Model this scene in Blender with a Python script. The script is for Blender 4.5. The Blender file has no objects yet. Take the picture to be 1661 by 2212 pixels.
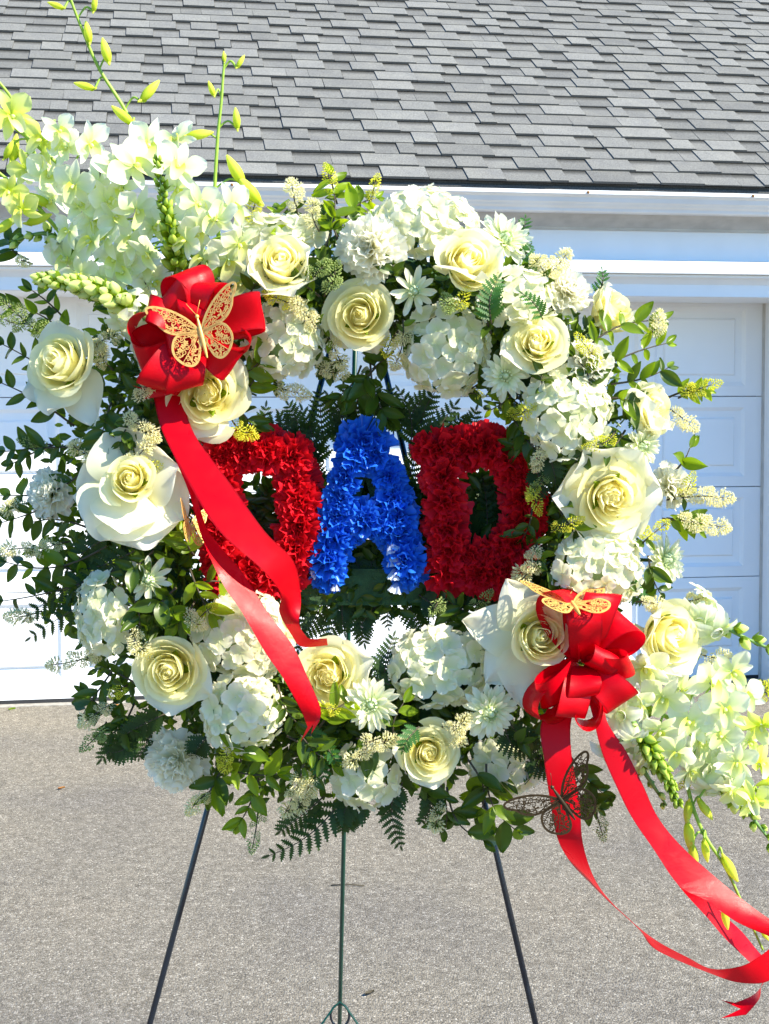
import bpy, math, random
from mathutils import Vector, Matrix, Euler
R = math.radians
scene = bpy.context.scene
COL = scene.collection
rnd = random.Random(7)
sin, cos, pi = math.sin, math.cos, math.pi

# ---------------------------------------------------------------- camera, sky, sun, exposure
CAM_H, F, PITCH = 1.64, 3066.0, R(2.5)
CX, CY, HH = 830.5, 958.0, 2212.0
cam = bpy.data.objects.new('camera', bpy.data.cameras.new('camera'))
COL.objects.link(cam)
cam.location = (0, 0, CAM_H)
cam.rotation_euler = (R(90) - PITCH, 0, 0)
cam.data.sensor_fit = 'VERTICAL'
cam.data.sensor_height = 24
cam.data.lens = 24 * F / HH
cam.data.shift_y = (CY - HH / 2) / HH
cam.data.clip_start, cam.data.clip_end = 0.05, 3000
scene.camera = cam

SUN_AZ, SUN_EL = R(64), R(40.3)          # azimuth measured from behind the camera towards the right
SUN = Vector((cos(SUN_EL) * sin(SUN_AZ), -cos(SUN_EL) * cos(SUN_AZ), sin(SUN_EL)))
world = bpy.data.worlds.new('World'); scene.world = world
world.use_nodes = True
wn = world.node_tree
bg = wn.nodes['Background']
sk = wn.nodes.new('ShaderNodeTexSky')
sk.sky_type = 'NISHITA'; sk.sun_disc = False
sk.sun_elevation = SUN_EL
sk.sun_rotation = math.atan2(SUN.x, SUN.y)
sk.altitude = 50; sk.air_density = 1.0; sk.dust_density = 0.0; sk.ozone_density = 5.0
hs = wn.nodes.new('ShaderNodeHueSaturation'); hs.inputs['Saturation'].default_value = 1.3
wn.links.new(sk.outputs[0], hs.inputs['Color']); wn.links.new(hs.outputs[0], bg.inputs[0])
bg.inputs[1].default_value = 0.135
sun = bpy.data.objects.new('sun', bpy.data.lights.new('sun', 'SUN'))
COL.objects.link(sun)
sun.data.energy = 4.8; sun.data.angle = R(0.53); sun.data.color = (1.0, 0.925, 0.755)
sun.rotation_euler = SUN.to_track_quat('Z', 'Y').to_euler()
scene.view_settings.view_transform = 'Standard'
scene.view_settings.look = 'None'
scene.view_settings.exposure = 1.27
scene.view_settings.gamma = 1
scene.view_settings.use_curve_mapping = False
try:
    scene.cycles.use_denoising = True
    scene.cycles.max_bounces = 12
    scene.cycles.diffuse_bounces = 8
    scene.cycles.transmission_bounces = 10
    scene.cycles.sample_clamp_indirect = 6
except Exception:
    pass

FWD = Vector((0, cos(PITCH), -sin(PITCH))); UP = Vector((0, sin(PITCH), cos(PITCH)))
def at(px, py, Y):
    """the point of the place at depth Y that lies on this line of sight"""
    d = FWD + Vector((1, 0, 0)) * ((px - CX) / F) - UP * ((py - CY) / F)
    return Vector((0, 0, CAM_H)) + d * (Y / d.y)
def project(p):
    d = p - Vector((0, 0, CAM_H)); w = d.dot(FWD)
    return CX + F * d.x / w, CY - F * d.dot(UP) / w
PX = 1.8 / F                              # one photo unit at the wreath

# ---------------------------------------------------------------- materials
def nt(name):
    m = bpy.data.materials.new(name); m.use_nodes = True
    t = m.node_tree
    for n in list(t.nodes): t.nodes.remove(n)
    return m, t, t.nodes.new, t.links.new
def ramp(new, stops):
    r = new('ShaderNodeValToRGB'); e = r.color_ramp.elements
    while len(e) < len(stops): e.new(0.5)
    for k, (p, c) in enumerate(stops): e[k].position = p; e[k].color = (*c, 1)
    return r
def petal_mat(name, base, tip, tr=0.42, rough=0.5, trcol=None, noise=0.10, spec=0.25, scale=60.0, bump=0.0):
    """thin petal or leaf: colour runs from its base to its rim (UV), light passes through it"""
    m, t, new, link = nt(name)
    uv = new('ShaderNodeTexCoord'); sep = new('ShaderNodeSeparateXYZ'); link(uv.outputs['UV'], sep.inputs[0])
    ns = new('ShaderNodeTexNoise'); ns.inputs['Scale'].default_value = scale; ns.inputs['Detail'].default_value = 4
    link(uv.outputs['Object'], ns.inputs['Vector'])
    oi = new('ShaderNodeObjectInfo')
    ad = new('ShaderNodeMath'); ad.operation = 'MULTIPLY_ADD'; ad.inputs[1].default_value = noise * 2.4; link(ns.outputs['Fac'], ad.inputs[0])
    a2 = new('ShaderNodeMath'); a2.operation = 'MULTIPLY_ADD'; a2.inputs[1].default_value = noise; a2.inputs[2].default_value = -noise * 1.7
    link(oi.outputs['Random'], a2.inputs[0]); link(a2.outputs[0], ad.inputs[2])
    a3 = new('ShaderNodeMath'); a3.operation = 'ADD'; link(ad.outputs[0], a3.inputs[0]); link(sep.outputs['Y'], a3.inputs[1])
    rp = ramp(new, [(0.0, base), (0.85, tip)]); link(a3.outputs[0], rp.inputs[0])
    pr = new('ShaderNodeBsdfPrincipled'); pr.inputs['Roughness'].default_value = rough
    pr.inputs['Specular IOR Level'].default_value = spec
    link(rp.outputs[0], pr.inputs['Base Color'])
    tl = new('ShaderNodeBsdfTranslucent')
    if trcol: tl.inputs[0].default_value = (*trcol, 1)
    else: link(rp.outputs[0], tl.inputs[0])
    if bump:
        bp = new('ShaderNodeBump'); bp.inputs['Strength'].default_value = bump; bp.inputs['Distance'].default_value = 0.001
        n2 = new('ShaderNodeTexNoise'); n2.inputs['Scale'].default_value = scale * 5; link(uv.outputs['Object'], n2.inputs['Vector'])
        link(n2.outputs['Fac'], bp.inputs['Height']); link(bp.outputs[0], pr.inputs['Normal'])
    mx = new('ShaderNodeMixShader'); mx.inputs[0].default_value = tr
    link(pr.outputs[0], mx.inputs[1]); link(tl.outputs[0], mx.inputs[2])
    o = new('ShaderNodeOutputMaterial'); link(mx.outputs[0], o.inputs[0])
    return m
def plain_mat(name, col, rough=0.5, metal=0.0, spec=0.5, n_scale=30, n_amt=0.12, bump=0.0, bscale=200, bdist=0.002, col2=None):
    m, t, new, link = nt(name)
    tc = new('ShaderNodeTexCoord'); ns = new('ShaderNodeTexNoise'); ns.inputs['Scale'].default_value = n_scale; ns.inputs['Detail'].default_value = 6
    link(tc.outputs['Object'], ns.inputs['Vector'])
    lo = tuple(c * (1 - n_amt) for c in col); hi = col2 or tuple(min(1, c * (1 + n_amt)) for c in col)
    rp = ramp(new, [(0.3, lo), (0.7, hi)]); link(ns.outputs['Fac'], rp.inputs[0])
    pr = new('ShaderNodeBsdfPrincipled'); link(rp.outputs[0], pr.inputs['Base Color'])
    pr.inputs['Roughness'].default_value = rough; pr.inputs['Metallic'].default_value = metal; pr.inputs['Specular IOR Level'].default_value = spec
    if bump:
        n2 = new('ShaderNodeTexNoise'); n2.inputs['Scale'].default_value = bscale; n2.inputs['Detail'].default_value = 4
        link(tc.outputs['Object'], n2.inputs['Vector'])
        bp = new('ShaderNodeBump'); bp.inputs['Strength'].default_value = bump; bp.inputs['Distance'].default_value = bdist
        link(n2.outputs['Fac'], bp.inputs['Height']); link(bp.outputs[0], pr.inputs['Normal'])
    o = new('ShaderNodeOutputMaterial'); link(pr.outputs[0], o.inputs[0])
    return m
def shingle_mat(name, tone, band):
    """granule-covered shingle; the thin tabs carry a darker band of granules along their upper edge"""
    m, t, new, link = nt(name)
    tc = new('ShaderNodeTexCoord'); geo = new('ShaderNodeNewGeometry')
    vor = new('ShaderNodeTexNoise'); vor.inputs['Scale'].default_value = 150; vor.inputs['Detail'].default_value = 3
    link(geo.outputs['Position'], vor.inputs['Vector'])
    n2 = new('ShaderNodeTexNoise'); n2.inputs['Scale'].default_value = 9; link(geo.outputs['Position'], n2.inputs['Vector'])
    c = (tone * .97, tone * .965, tone * 0.91)
    rp = ramp(new, [(0.25, tuple(x * .62 for x in c)), (0.75, tuple(x * 1.38 for x in c))]); link(vor.outputs['Fac'], rp.inputs[0])
    r2 = ramp(new, [(0.3, (.90, .90, .91)), (0.7, (1.07, 1.06, 1.03))]); link(n2.outputs['Fac'], r2.inputs[0])
    mul = new('ShaderNodeMix'); mul.data_type = 'RGBA'; mul.blend_type = 'MULTIPLY'; mul.inputs[0].default_value = 1
    link(rp.outputs[0], mul.inputs[6]); link(r2.outputs[0], mul.inputs[7])
    out = mul.outputs[2]
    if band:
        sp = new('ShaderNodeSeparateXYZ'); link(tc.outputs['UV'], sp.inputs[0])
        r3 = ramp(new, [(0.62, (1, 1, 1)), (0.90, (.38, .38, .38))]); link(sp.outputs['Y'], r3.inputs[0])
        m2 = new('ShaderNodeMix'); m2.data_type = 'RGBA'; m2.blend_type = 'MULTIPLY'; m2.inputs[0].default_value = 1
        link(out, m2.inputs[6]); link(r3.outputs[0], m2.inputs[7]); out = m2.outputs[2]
    pr = new('ShaderNodeBsdfPrincipled'); pr.inputs['Roughness'].default_value = .9; pr.inputs['Specular IOR Level'].default_value = .2
    link(out, pr.inputs['Base Color'])
    bp = new('ShaderNodeBump'); bp.inputs['Strength'].default_value = .5; bp.inputs['Distance'].default_value = .003
    link(vor.outputs['Fac'], bp.inputs['Height']); link(bp.outputs[0], pr.inputs['Normal'])
    o = new('ShaderNodeOutputMaterial'); link(pr.outputs[0], o.inputs[0])
    return m
def ground_mat():
    """worn pale asphalt: chips of stone of many greys in a grey-brown binder, with faint blotches"""
    m, t, new, link = nt('worn_asphalt')
    tc = new('ShaderNodeTexCoord')
    mp = new('ShaderNodeMapping'); link(tc.outputs['Object'], mp.inputs[0])
    v = new('ShaderNodeTexVoronoi'); v.inputs['Scale'].default_value = 185; v.inputs['Randomness'].default_value = 1
    link(mp.outputs[0], v.inputs['Vector'])
    sp = new('ShaderNodeSeparateColor'); link(v.outputs['Color'], sp.inputs[0])
    rp = ramp(new, [(0.0, (.105, .092, .074)), (0.25, (.152, .136, .110)), (0.6, (.194, .175, .143)), (0.88, (.242, .220, .183)), (0.985, (.36, .335, .29))])
    link(sp.outputs[0], rp.inputs[0])
    n = new('ShaderNodeTexNoise'); n.inputs['Scale'].default_value = 1.3; n.inputs['Detail'].default_value = 7; link(mp.outputs[0], n.inputs['Vector'])
    r2 = ramp(new, [(0.3, (.84, .84, .87)), (0.5, (1, .99, .97)), (0.72, (1.1, 1.07, 1.02))]); link(n.outputs['Fac'], r2.inputs[0])
    n3 = new('ShaderNodeTexNoise'); n3.inputs['Scale'].default_value = 22; n3.inputs['Detail'].default_value = 5; link(mp.outputs[0], n3.inputs['Vector'])
    r4 = ramp(new, [(0.32, (.82, .81, .80)), (0.68, (1.14, 1.13, 1.12))]); link(n3.outputs['Fac'], r4.inputs[0])
    m1 = new('ShaderNodeMix'); m1.data_type = 'RGBA'; m1.blend_type = 'MULTIPLY'; m1.inputs[0].default_value = 1
    link(rp.outputs[0], m1.inputs[6]); link(r2.outputs[0], m1.inputs[7])
    m2 = new('ShaderNodeMix'); m2.data_type = 'RGBA'; m2.blend_type = 'MULTIPLY'; m2.inputs[0].default_value = 1
    link(m1.outputs[2], m2.inputs[6]); link(r4.outputs[0], m2.inputs[7])
    # a few dropped-oil and leaf-tannin stains
    n5 = new('ShaderNodeTexVoronoi'); n5.inputs['Scale'].default_value = 1.1; link(mp.outputs[0], n5.inputs['Vector'])
    r5 = ramp(new, [(0.025, (.45, .40, .34)), (0.05, (1, 1, 1))]); link(n5.outputs['Distance'], r5.inputs[0])
    m3 = new('ShaderNodeMix'); m3.data_type = 'RGBA'; m3.blend_type = 'MULTIPLY'; m3.inputs[0].default_value = .7
    link(m2.outputs[2], m3.inputs[6]); link(r5.outputs[0], m3.inputs[7])
    pr = new('ShaderNodeBsdfPrincipled'); pr.inputs['Roughness'].default_value = .88; pr.inputs['Specular IOR Level'].default_value = .3
    link(m3.outputs[2], pr.inputs['Base Color'])
    bp = new('ShaderNodeBump'); bp.inputs['Strength'].default_value = .8; bp.inputs['Distance'].default_value = .004
    link(v.outputs['Distance'], bp.inputs['Height']); bp.invert = True; link(bp.outputs[0], pr.inputs['Normal'])
    o = new('ShaderNodeOutputMaterial'); link(pr.outputs[0], o.inputs[0])
    return m
def satin_mat():
    m, t, new, link = nt('red_satin')
    tc = new('ShaderNodeTexCoord')
    w = new('ShaderNodeTexWave'); w.inputs['Scale'].default_value = 240; w.inputs['Distortion'].default_value = 1.5; link(tc.outputs['UV'], w.inputs[0])
    pr = new('ShaderNodeBsdfPrincipled'); pr.inputs['Base Color'].default_value = (.64, .0, .008, 1)
    pr.inputs['Roughness'].default_value = .34; pr.inputs['Specular IOR Level'].default_value = .22
    bp = new('ShaderNodeBump'); bp.inputs['Strength'].default_value = .10; bp.inputs['Distance'].default_value = .0004
    link(w.outputs['Fac'], bp.inputs['Height'])
    cr = new('ShaderNodeTexNoise'); cr.inputs['Scale'].default_value = 38; cr.inputs['Detail'].default_value = 3; cr.inputs['Distortion'].default_value = .6
    link(tc.outputs['Object'], cr.inputs['Vector'])
    b2 = new('ShaderNodeBump'); b2.inputs['Strength'].default_value = .16; b2.inputs['Distance'].default_value = .0035
    link(cr.outputs['Fac'], b2.inputs['Height']); link(bp.outputs[0], b2.inputs['Normal']); link(b2.outputs[0], pr.inputs['Normal'])
    # woven selvedge along both edges
    sp = new('ShaderNodeSeparateXYZ'); link(tc.outputs['UV'], sp.inputs[0])
    pp = new('ShaderNodeMath'); pp.operation = 'PINGPONG'; pp.inputs[1].default_value = .5; link(sp.outputs['X'], pp.inputs[0])
    rp = ramp(new, [(0.035, (.40, .0, .006)), (0.06, (.64, .0, .008))]); link(pp.outputs[0], rp.inputs[0]); link(rp.outputs[0], pr.inputs['Base Color'])
    rr = ramp(new, [(0.3, (.26, .26, .26)), (0.7, (.44, .44, .44))]); link(cr.outputs['Fac'], rr.inputs[0]); link(rr.outputs[0], pr.inputs['Roughness'])
    tl = new('ShaderNodeBsdfTranslucent'); tl.inputs[0].default_value = (.74, .003, .015, 1)
    mx = new('ShaderNodeMixShader'); mx.inputs[0].default_value = .30
    link(pr.outputs[0], mx.inputs[1]); link(tl.outputs[0], mx.inputs[2])
    o = new('ShaderNodeOutputMaterial'); link(mx.outputs[0], o.inputs[0])
    return m
def blue_mat():
    """white carnations sprayed blue: thick dye with thinner spots"""
    m = petal_mat('blue_dyed_petal', (.003, .05, .46), (.025, .19, .80), tr=.3, rough=.38, noise=.16, spec=.5, scale=45)
    return m

M = dict(
    rose_in=petal_mat('rose_petal_inner', (.98, .89, .42), (.98, .94, .62), tr=.62, noise=.05),
    rose_mid=petal_mat('rose_petal_middle', (.97, .88, .38), (.97, .93, .56), tr=.6, noise=.06),
    rose_out=petal_mat('rose_petal_outer', (.96, .90, .42), (.97, .94, .62), tr=.56, noise=.07),
    rose_guard=petal_mat('rose_petal_guard', (.90, .88, .54), (.95, .93, .77), tr=.5, noise=.07),
    hyd=petal_mat('hydrangea_petal', (.82, .84, .46), (.92, .90, .73), tr=.5, noise=.08),
    hyd_core=plain_mat('hydrangea_stalks', (.22, .30, .12), .8),
    carn=petal_mat('white_carnation_petal', (.90, .89, .66), (.94, .92, .79), tr=.6, noise=.05),
    mum=petal_mat('white_mum_petal', (.74, .80, .38), (.92, .91, .72), tr=.48, noise=.06),
    mum_c=petal_mat('green_mum_centre', (.42, .55, .20), (.70, .78, .50), tr=.35, noise=.08),
    orchid=petal_mat('orchid_petal', (.78, .86, .34), (.92, .92, .75), tr=.52, noise=.08),
    orchid_backlit=petal_mat('backlit_orchid_petal', (.70, .80, .04), (.90, .92, .32), tr=.55, noise=.10),  # glow of backlit blooms put into the petal colour as lime
    orchid_l=petal_mat('orchid_lip', (.72, .76, .08), (.84, .88, .48), tr=.45, noise=.08),
    bud=petal_mat('orchid_bud', (.56, .68, .02), (.84, .88, .14), tr=.48, noise=.10),
    ostem=plain_mat('orchid_stem_green', (.26, .42, .035), .5, n_scale=80),
    snap=petal_mat('snapdragon_petal', (.70, .80, .36), (.86, .87, .72), tr=.48, noise=.08),
    snap_b=petal_mat('snapdragon_bud', (.24, .42, .02), (.56, .70, .12), tr=.42, noise=.12),
    snap_y=petal_mat('snapdragon_pale_bud', (.54, .70, .08), (.84, .90, .36), tr=.48, noise=.12),
    snap_s=plain_mat('snapdragon_stem', (.13, .25, .05), .5, n_scale=80),
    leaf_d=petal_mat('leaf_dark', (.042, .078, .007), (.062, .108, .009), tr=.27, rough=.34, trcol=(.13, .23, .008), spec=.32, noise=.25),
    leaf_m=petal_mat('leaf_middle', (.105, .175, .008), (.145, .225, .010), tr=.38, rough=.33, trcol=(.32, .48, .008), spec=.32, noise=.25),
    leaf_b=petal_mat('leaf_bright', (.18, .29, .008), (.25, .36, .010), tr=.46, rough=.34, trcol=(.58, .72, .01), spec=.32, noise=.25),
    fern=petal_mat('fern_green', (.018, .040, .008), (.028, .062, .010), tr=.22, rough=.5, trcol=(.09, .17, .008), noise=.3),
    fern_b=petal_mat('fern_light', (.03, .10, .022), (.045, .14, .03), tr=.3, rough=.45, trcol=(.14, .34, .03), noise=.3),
    twig=plain_mat('brown_twig', (.055, .045, .025), .8, n_scale=120),
    stem=plain_mat('green_stem', (.05, .11, .02), .6, n_scale=120),
    blos=petal_mat('privet_blossom', (.88, .84, .42), (.96, .92, .66), tr=.6, noise=.1),
    blos_y=petal_mat('privet_blossom_yellow', (.68, .72, .03), (.92, .88, .14), tr=.55, noise=.14),
    blos_g=petal_mat('privet_buds_green', (.22, .34, .06), (.50, .58, .20), tr=.35, noise=.14),
    red_c=petal_mat('red_carnation_petal', (.36, .002, .008), (.78, .012, .026), tr=.3, rough=.5, noise=.26, scale=40),
    blue_c=blue_mat(),
    pale_c=petal_mat('undyed_petal', (.02, .09, .40), (.70, .74, .80), tr=.35, noise=.2, scale=40),
    satin=satin_mat(),
    gold=plain_mat('gold_card', (.84, .46, .12), .4, metal=.2, n_amt=.06),
    bronze=plain_mat('bronze_card', (.05, .032, .014), .4, metal=.5, n_amt=.1),
    foam=plain_mat('green_floral_foam', (.035, .085, .03), .95, n_scale=90, n_amt=.3, bump=.6, bscale=500),
    wire_g=plain_mat('green_enamel_wire', (.004, .045, .03), .28, spec=.6),
    wire_k=plain_mat('dark_enamel_wire', (.006, .010, .018), .25, spec=.6),
    white=plain_mat('white_painted_board', (.78, .79, .81), .5, n_scale=6, n_amt=.03, bump=.05, bscale=90),
    door=plain_mat('white_steel_door', (.79, .80, .82), .42, n_scale=3, n_amt=.025, bump=.06, bscale=260, bdist=.001),
    gutter=plain_mat('white_gutter_metal', (.74, .75, .77), .3, n_scale=5, n_amt=.06),
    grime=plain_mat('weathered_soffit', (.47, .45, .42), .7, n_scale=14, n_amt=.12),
    dark=plain_mat('dark_rubber', (.02, .02, .022), .7),
    rust=plain_mat('rusty_nail', (.35, .16, .04), .7),
    concrete=plain_mat('threshold_concrete', (.30, .28, .25), .9, n_scale=30, n_amt=.25, bump=.4),
    edge=plain_mat('shingle_edge', (.07, .072, .07), .95, n_scale=200, n_amt=.4),
    dleaf=petal_mat('dry_leaf', (.30, .12, .03), (.42, .20, .06), tr=.2, noise=.2),
    ground=ground_mat(),
)
SH_T = [shingle_mat('shingle_grey_%s' % n, t, False) for n, t in (('charcoal', .150), ('slate', .168), ('ash', .184), ('pale', .205))]
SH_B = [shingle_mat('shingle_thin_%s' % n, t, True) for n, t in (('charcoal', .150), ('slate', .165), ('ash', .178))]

# ---------------------------------------------------------------- geometry helpers: G = (verts, faces, uvs per vertex)
def mesh_of(name, G, mats, smooth=True, fm=None):
    me = bpy.data.meshes.new(name)
    me.from_pydata([tuple(v) for v in G[0]], [], G[1])
    if G[2]:
        uv = me.uv_layers.new(name='UVMap')
        for l in me.loops: uv.data[l.index].uv = G[2][l.vertex_index]
    for m in (mats if isinstance(mats, (list, tuple)) else [mats]): me.materials.append(m)
    if fm:
        for p, k in zip(me.polygons, fm): p.material_index = k
    if smooth: me.polygons.foreach_set('use_smooth', [True] * len(me.polygons))
    me.update()
    return me
def join(parts):
    V, Fc, U = [], [], []
    for G, mtx in parts:
        o = len(V)
        V += [mtx @ Vector(v) for v in G[0]] if mtx is not None else list(G[0])
        Fc += [tuple(i + o for i in f) for f in G[1]]
        U += G[2] if G[2] else [(0, .5)] * len(G[0])
    return (V, Fc, U)
def put(name, me, parent=None, mtx=None, mat=None):
    o = bpy.data.objects.new(name, me); COL.objects.link(o)
    if parent is not None: o.parent = parent
    if mtx is not None: o.matrix_local = mtx
    if mat is not None and me is not None:
        o.material_slots[0].link = 'OBJECT'; o.material_slots[0].material = mat
    return o
def thing(name, label, cat, mtx, group=None):
    o = bpy.data.objects.new(name, None); COL.objects.link(o)
    o.empty_display_size = .02
    o.matrix_world = mtx
    o['label'] = label; o['category'] = cat
    if group: o['group'] = group
    return o
def tag(o, label, cat, group=None):
    o['label'] = label; o['category'] = cat
    if group: o['group'] = group
    return o
def grid(nu, nv, fn):
    """fn(u in -1..1, v in 0..1) -> point"""
    V, Fc, U = [], [], []
    for j in range(nv + 1):
        for i in range(nu + 1):
            u, v = -1 + 2 * i / nu, j / nv
            V.append(Vector(fn(u, v))); U.append((i / nu, v))
    w = nu + 1
    for j in range(nv):
        for i in range(nu):
            a = j * w + i; Fc.append((a, a + 1, a + 1 + w, a + w))
    return (V, Fc, U)
def tube(pts, rad, n=6, cap=True):
    V, Fc, U = [], [], []
    N = len(pts); pts = [Vector(p) for p in pts]
    ref = Vector((0.31, 0.2, 0.93))
    for k, p in enumerate(pts):
        tg = (pts[min(k + 1, N - 1)] - pts[max(k - 1, 0)])
        if tg.length < 1e-9: tg = Vector((0, 0, 1))
        tg.normalize()
        a = tg.cross(ref); 
        if a.length < .05: a = tg.cross(Vector((1, 0, 0)))
        a.normalize(); b = tg.cross(a)
        r = rad(k / max(1, N - 1)) if callable(rad) else rad
        for i in range(n):
            an = 2 * pi * i / n
            V.append(p + a * cos(an) * r + b * sin(an) * r); U.append((i / n, k / max(1, N - 1)))
    for k in range(N - 1):
        for i in range(n):
            j = (i + 1) % n
            Fc.append((k * n + i, k * n + j, (k + 1) * n + j, (k + 1) * n + i))
    if cap:
        Fc.append(tuple(range(n - 1, -1, -1))); Fc.append(tuple((N - 1) * n + i for i in range(n)))
    return (V, Fc, U)
def box(x0, x1, y0, y1, z0, z1):
    V = [Vector(p) for p in ((x0, y0, z0), (x1, y0, z0), (x1, y1, z0), (x0, y1, z0), (x0, y0, z1), (x1, y0, z1), (x1, y1, z1), (x0, y1, z1))]
    return (V, [(0, 3, 2, 1), (4, 5, 6, 7), (0, 1, 5, 4), (1, 2, 6, 5), (2, 3, 7, 6), (3, 0, 4, 7)], [])
def spline(P, n=8):
    """Catmull-Rom through tuples of any length"""
    out = []
    L = len(P)
    for i in range(L - 1):
        a, b, c, d = P[max(i - 1, 0)], P[i], P[i + 1], P[min(i + 2, L - 1)]
        for k in range(n):
            t = k / n
            out.append(tuple(.5 * (2 * q + (r_ - p) * t + (2 * p - 5 * q + 4 * r_ - s) * t * t + (-p + 3 * q - 3 * r_ + s) * t ** 3) for p, q, r_, s in zip(a, b, c, d)))
    out.append(tuple(P[-1]))
    return out
def frame(z, roll=0.0, loc=(0, 0, 0), s=1.0):
    """a matrix whose Z axis is z; Y is as upright as it can be, then rolled about Z"""
    z = Vector(z).normalized()
    up = Vector((0, 0, 1)) if abs(z.z) < .97 else Vector((0, 1, 0))
    x = up.cross(z).normalized(); y = z.cross(x)
    m = Matrix((x, y, z)).transposed().to_4x4() @ Matrix.Rotation(roll, 4, 'Z')
    m = Matrix.Translation(Vector(loc)) @ m
    return m @ Matrix.Scale(s, 4) if s != 1 else m
def facing(fx, fy): return Vector((fx, -1, fy)).normalized()
def along(x, nrm, loc=(0, 0, 0), s=1.0):
    """a matrix whose X axis is x and whose Z axis leans to nrm"""
    x = Vector(x).normalized(); z = Vector(nrm) - x * x.dot(Vector(nrm))
    if z.length < 1e-4: z = x.orthogonal()
    z.normalize(); y = z.cross(x)
    return Matrix.Translation(Vector(loc)) @ Matrix((x, y, z)).transposed().to_4x4() @ Matrix.Scale(s, 4)
def sheet(nu, nv, L, prof, zf):
    """flat organ along +X: half width prof(v), lift zf(u, v)"""
    return grid(nu, nv, lambda u, v: (L * v, prof(v) * u, zf(u, v)))
def ball(n, m, fn):
    """closed lathe along +X, fn(v) -> (x, r)"""
    V, Fc, U = [], [], []
    for j in range(m + 1):
        x, r = fn(j / m)
        for i in range(n):
            a = 2 * pi * i / n; V.append(Vector((x, r * cos(a), r * sin(a)))); U.append((i / n, j / m))
    for j in range(m):
        for i in range(n):
            k = (i + 1) % n; Fc.append((j * n + i, j * n + k, (j + 1) * n + k, (j + 1) * n + i))
    return (V, Fc, U)
# ---------------------------------------------------------------- ground
gm = mesh_of('asphalt_driveway', ([(-150, -150, 0), (150, -150, 0), (150, 150, 0), (-150, 150, 0)], [(0, 1, 2, 3)], []), M['ground'], smooth=False)
o = put('asphalt_driveway', gm); o['kind'] = 'structure'; o['label'] = 'worn speckled grey asphalt driveway'

# ---------------------------------------------------------------- garage
PSI = R(9.02)
GM = Matrix.Translation((0, 7.44, 0)) @ Matrix.Rotation(PSI, 4, 'Z')     # x along the front, y into the building
garage = thing('garage', 'white garage with grey shingled roof and wide raised-panel door', 'garage', GM)
A0, A1 = -2.78, 2.10                      # the door opening
WF = -0.5                                 # front plane of the wall
LZ = 2.064
def boxes(name, bl, mat, parent, smooth=False):
    return put(name, mesh_of(name, join([(box(*b), None) for b in bl]), mat, smooth=smooth), parent)
boxes('wall', [(-6.5, A0, WF, .1, 0, LZ), (A1, 6.0, WF, .1, 0, LZ), (-6.5, 6.0, WF, .1, LZ, 2.56),
               (-6.5, -6.35, .1, 8, 0, 2.56), (5.85, 6.0, .1, 8, 0, 2.56), (-6.35, 5.85, 7.9, 8, 0, 2.56)], M['white'], garage)
def extrude(prof, a0, a1, closed=True):
    n = len(prof)
    V = [Vector((a0, y, z)) for y, z in prof] + [Vector((a1, y, z)) for y, z in prof]
    Fc = [(i, (i + 1) % n, n + (i + 1) % n, n + i) for i in range(n if closed else n - 1)]
    if closed: Fc += [tuple(range(n - 1, -1, -1)), tuple(range(n, 2 * n))]
    return (V, Fc, [])
# cornice over the door: cove board below, ledge above
put('door_head_board', mesh_of('door_head_board', extrude([(WF - .002, LZ + .002), (WF - .022, LZ + .002), (WF - .022, 2.125), (WF - .030, 2.135), (WF - .045, 2.15), (WF - .070, 2.160), (WF - .070, 2.172), (WF - .002, 2.172)], -6.4, 5.9), M['white'], smooth=False), garage)
put('ledge', mesh_of('ledge', extrude([(WF - .003, 2.174), (WF - .098, 2.174), (WF - .100, 2.178), (WF - .100, 2.192), (WF - .092, 2.195), (WF - .090, 2.236), (WF - .003, 2.246)], -6.42, 5.92), M['white'], smooth=False), garage)
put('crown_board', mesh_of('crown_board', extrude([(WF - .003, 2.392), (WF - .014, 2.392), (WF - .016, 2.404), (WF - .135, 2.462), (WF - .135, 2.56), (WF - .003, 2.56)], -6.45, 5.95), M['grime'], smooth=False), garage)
gut = [(-.640, 2.550), (-.638, 2.456), (-.690, 2.456), (-.700, 2.462), (-.704, 2.474), (-.722, 2.484), (-.728, 2.492), (-.742, 2.500), (-.752, 2.520), (-.770, 2.530), (-.774, 2.534), (-.774, 2.548), (-.770, 2.551), (-.758, 2.550), (-.758, 2.545), (-.768, 2.545), (-.768, 2.536), (-.748, 2.524), (-.738, 2.504), (-.700, 2.480), (-.690, 2.462), (-.644, 2.462), (-.644, 2.550)]
gutter = put('gutter', mesh_of('gutter', extrude(gut, -6.6, 6.1), M['gutter'], smooth=False), garage)
def bolt(a):
    G = ball(10, 4, lambda v: (.010 * v, .007 * math.sqrt(max(0, 1 - v * v)) + 1e-4))
    return (G, Matrix.Translation((a, -.774, 2.541)) @ Matrix.Rotation(R(-90), 4, 'Z'))
nm = mesh_of('gutter_spike', bolt(0)[0], M['rust'])
for a in (-2.52, -1.68, -.83, .02, .86, 1.69, 2.5):
    put('gutter_spike', nm, gutter, bolt(a)[1])
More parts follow.
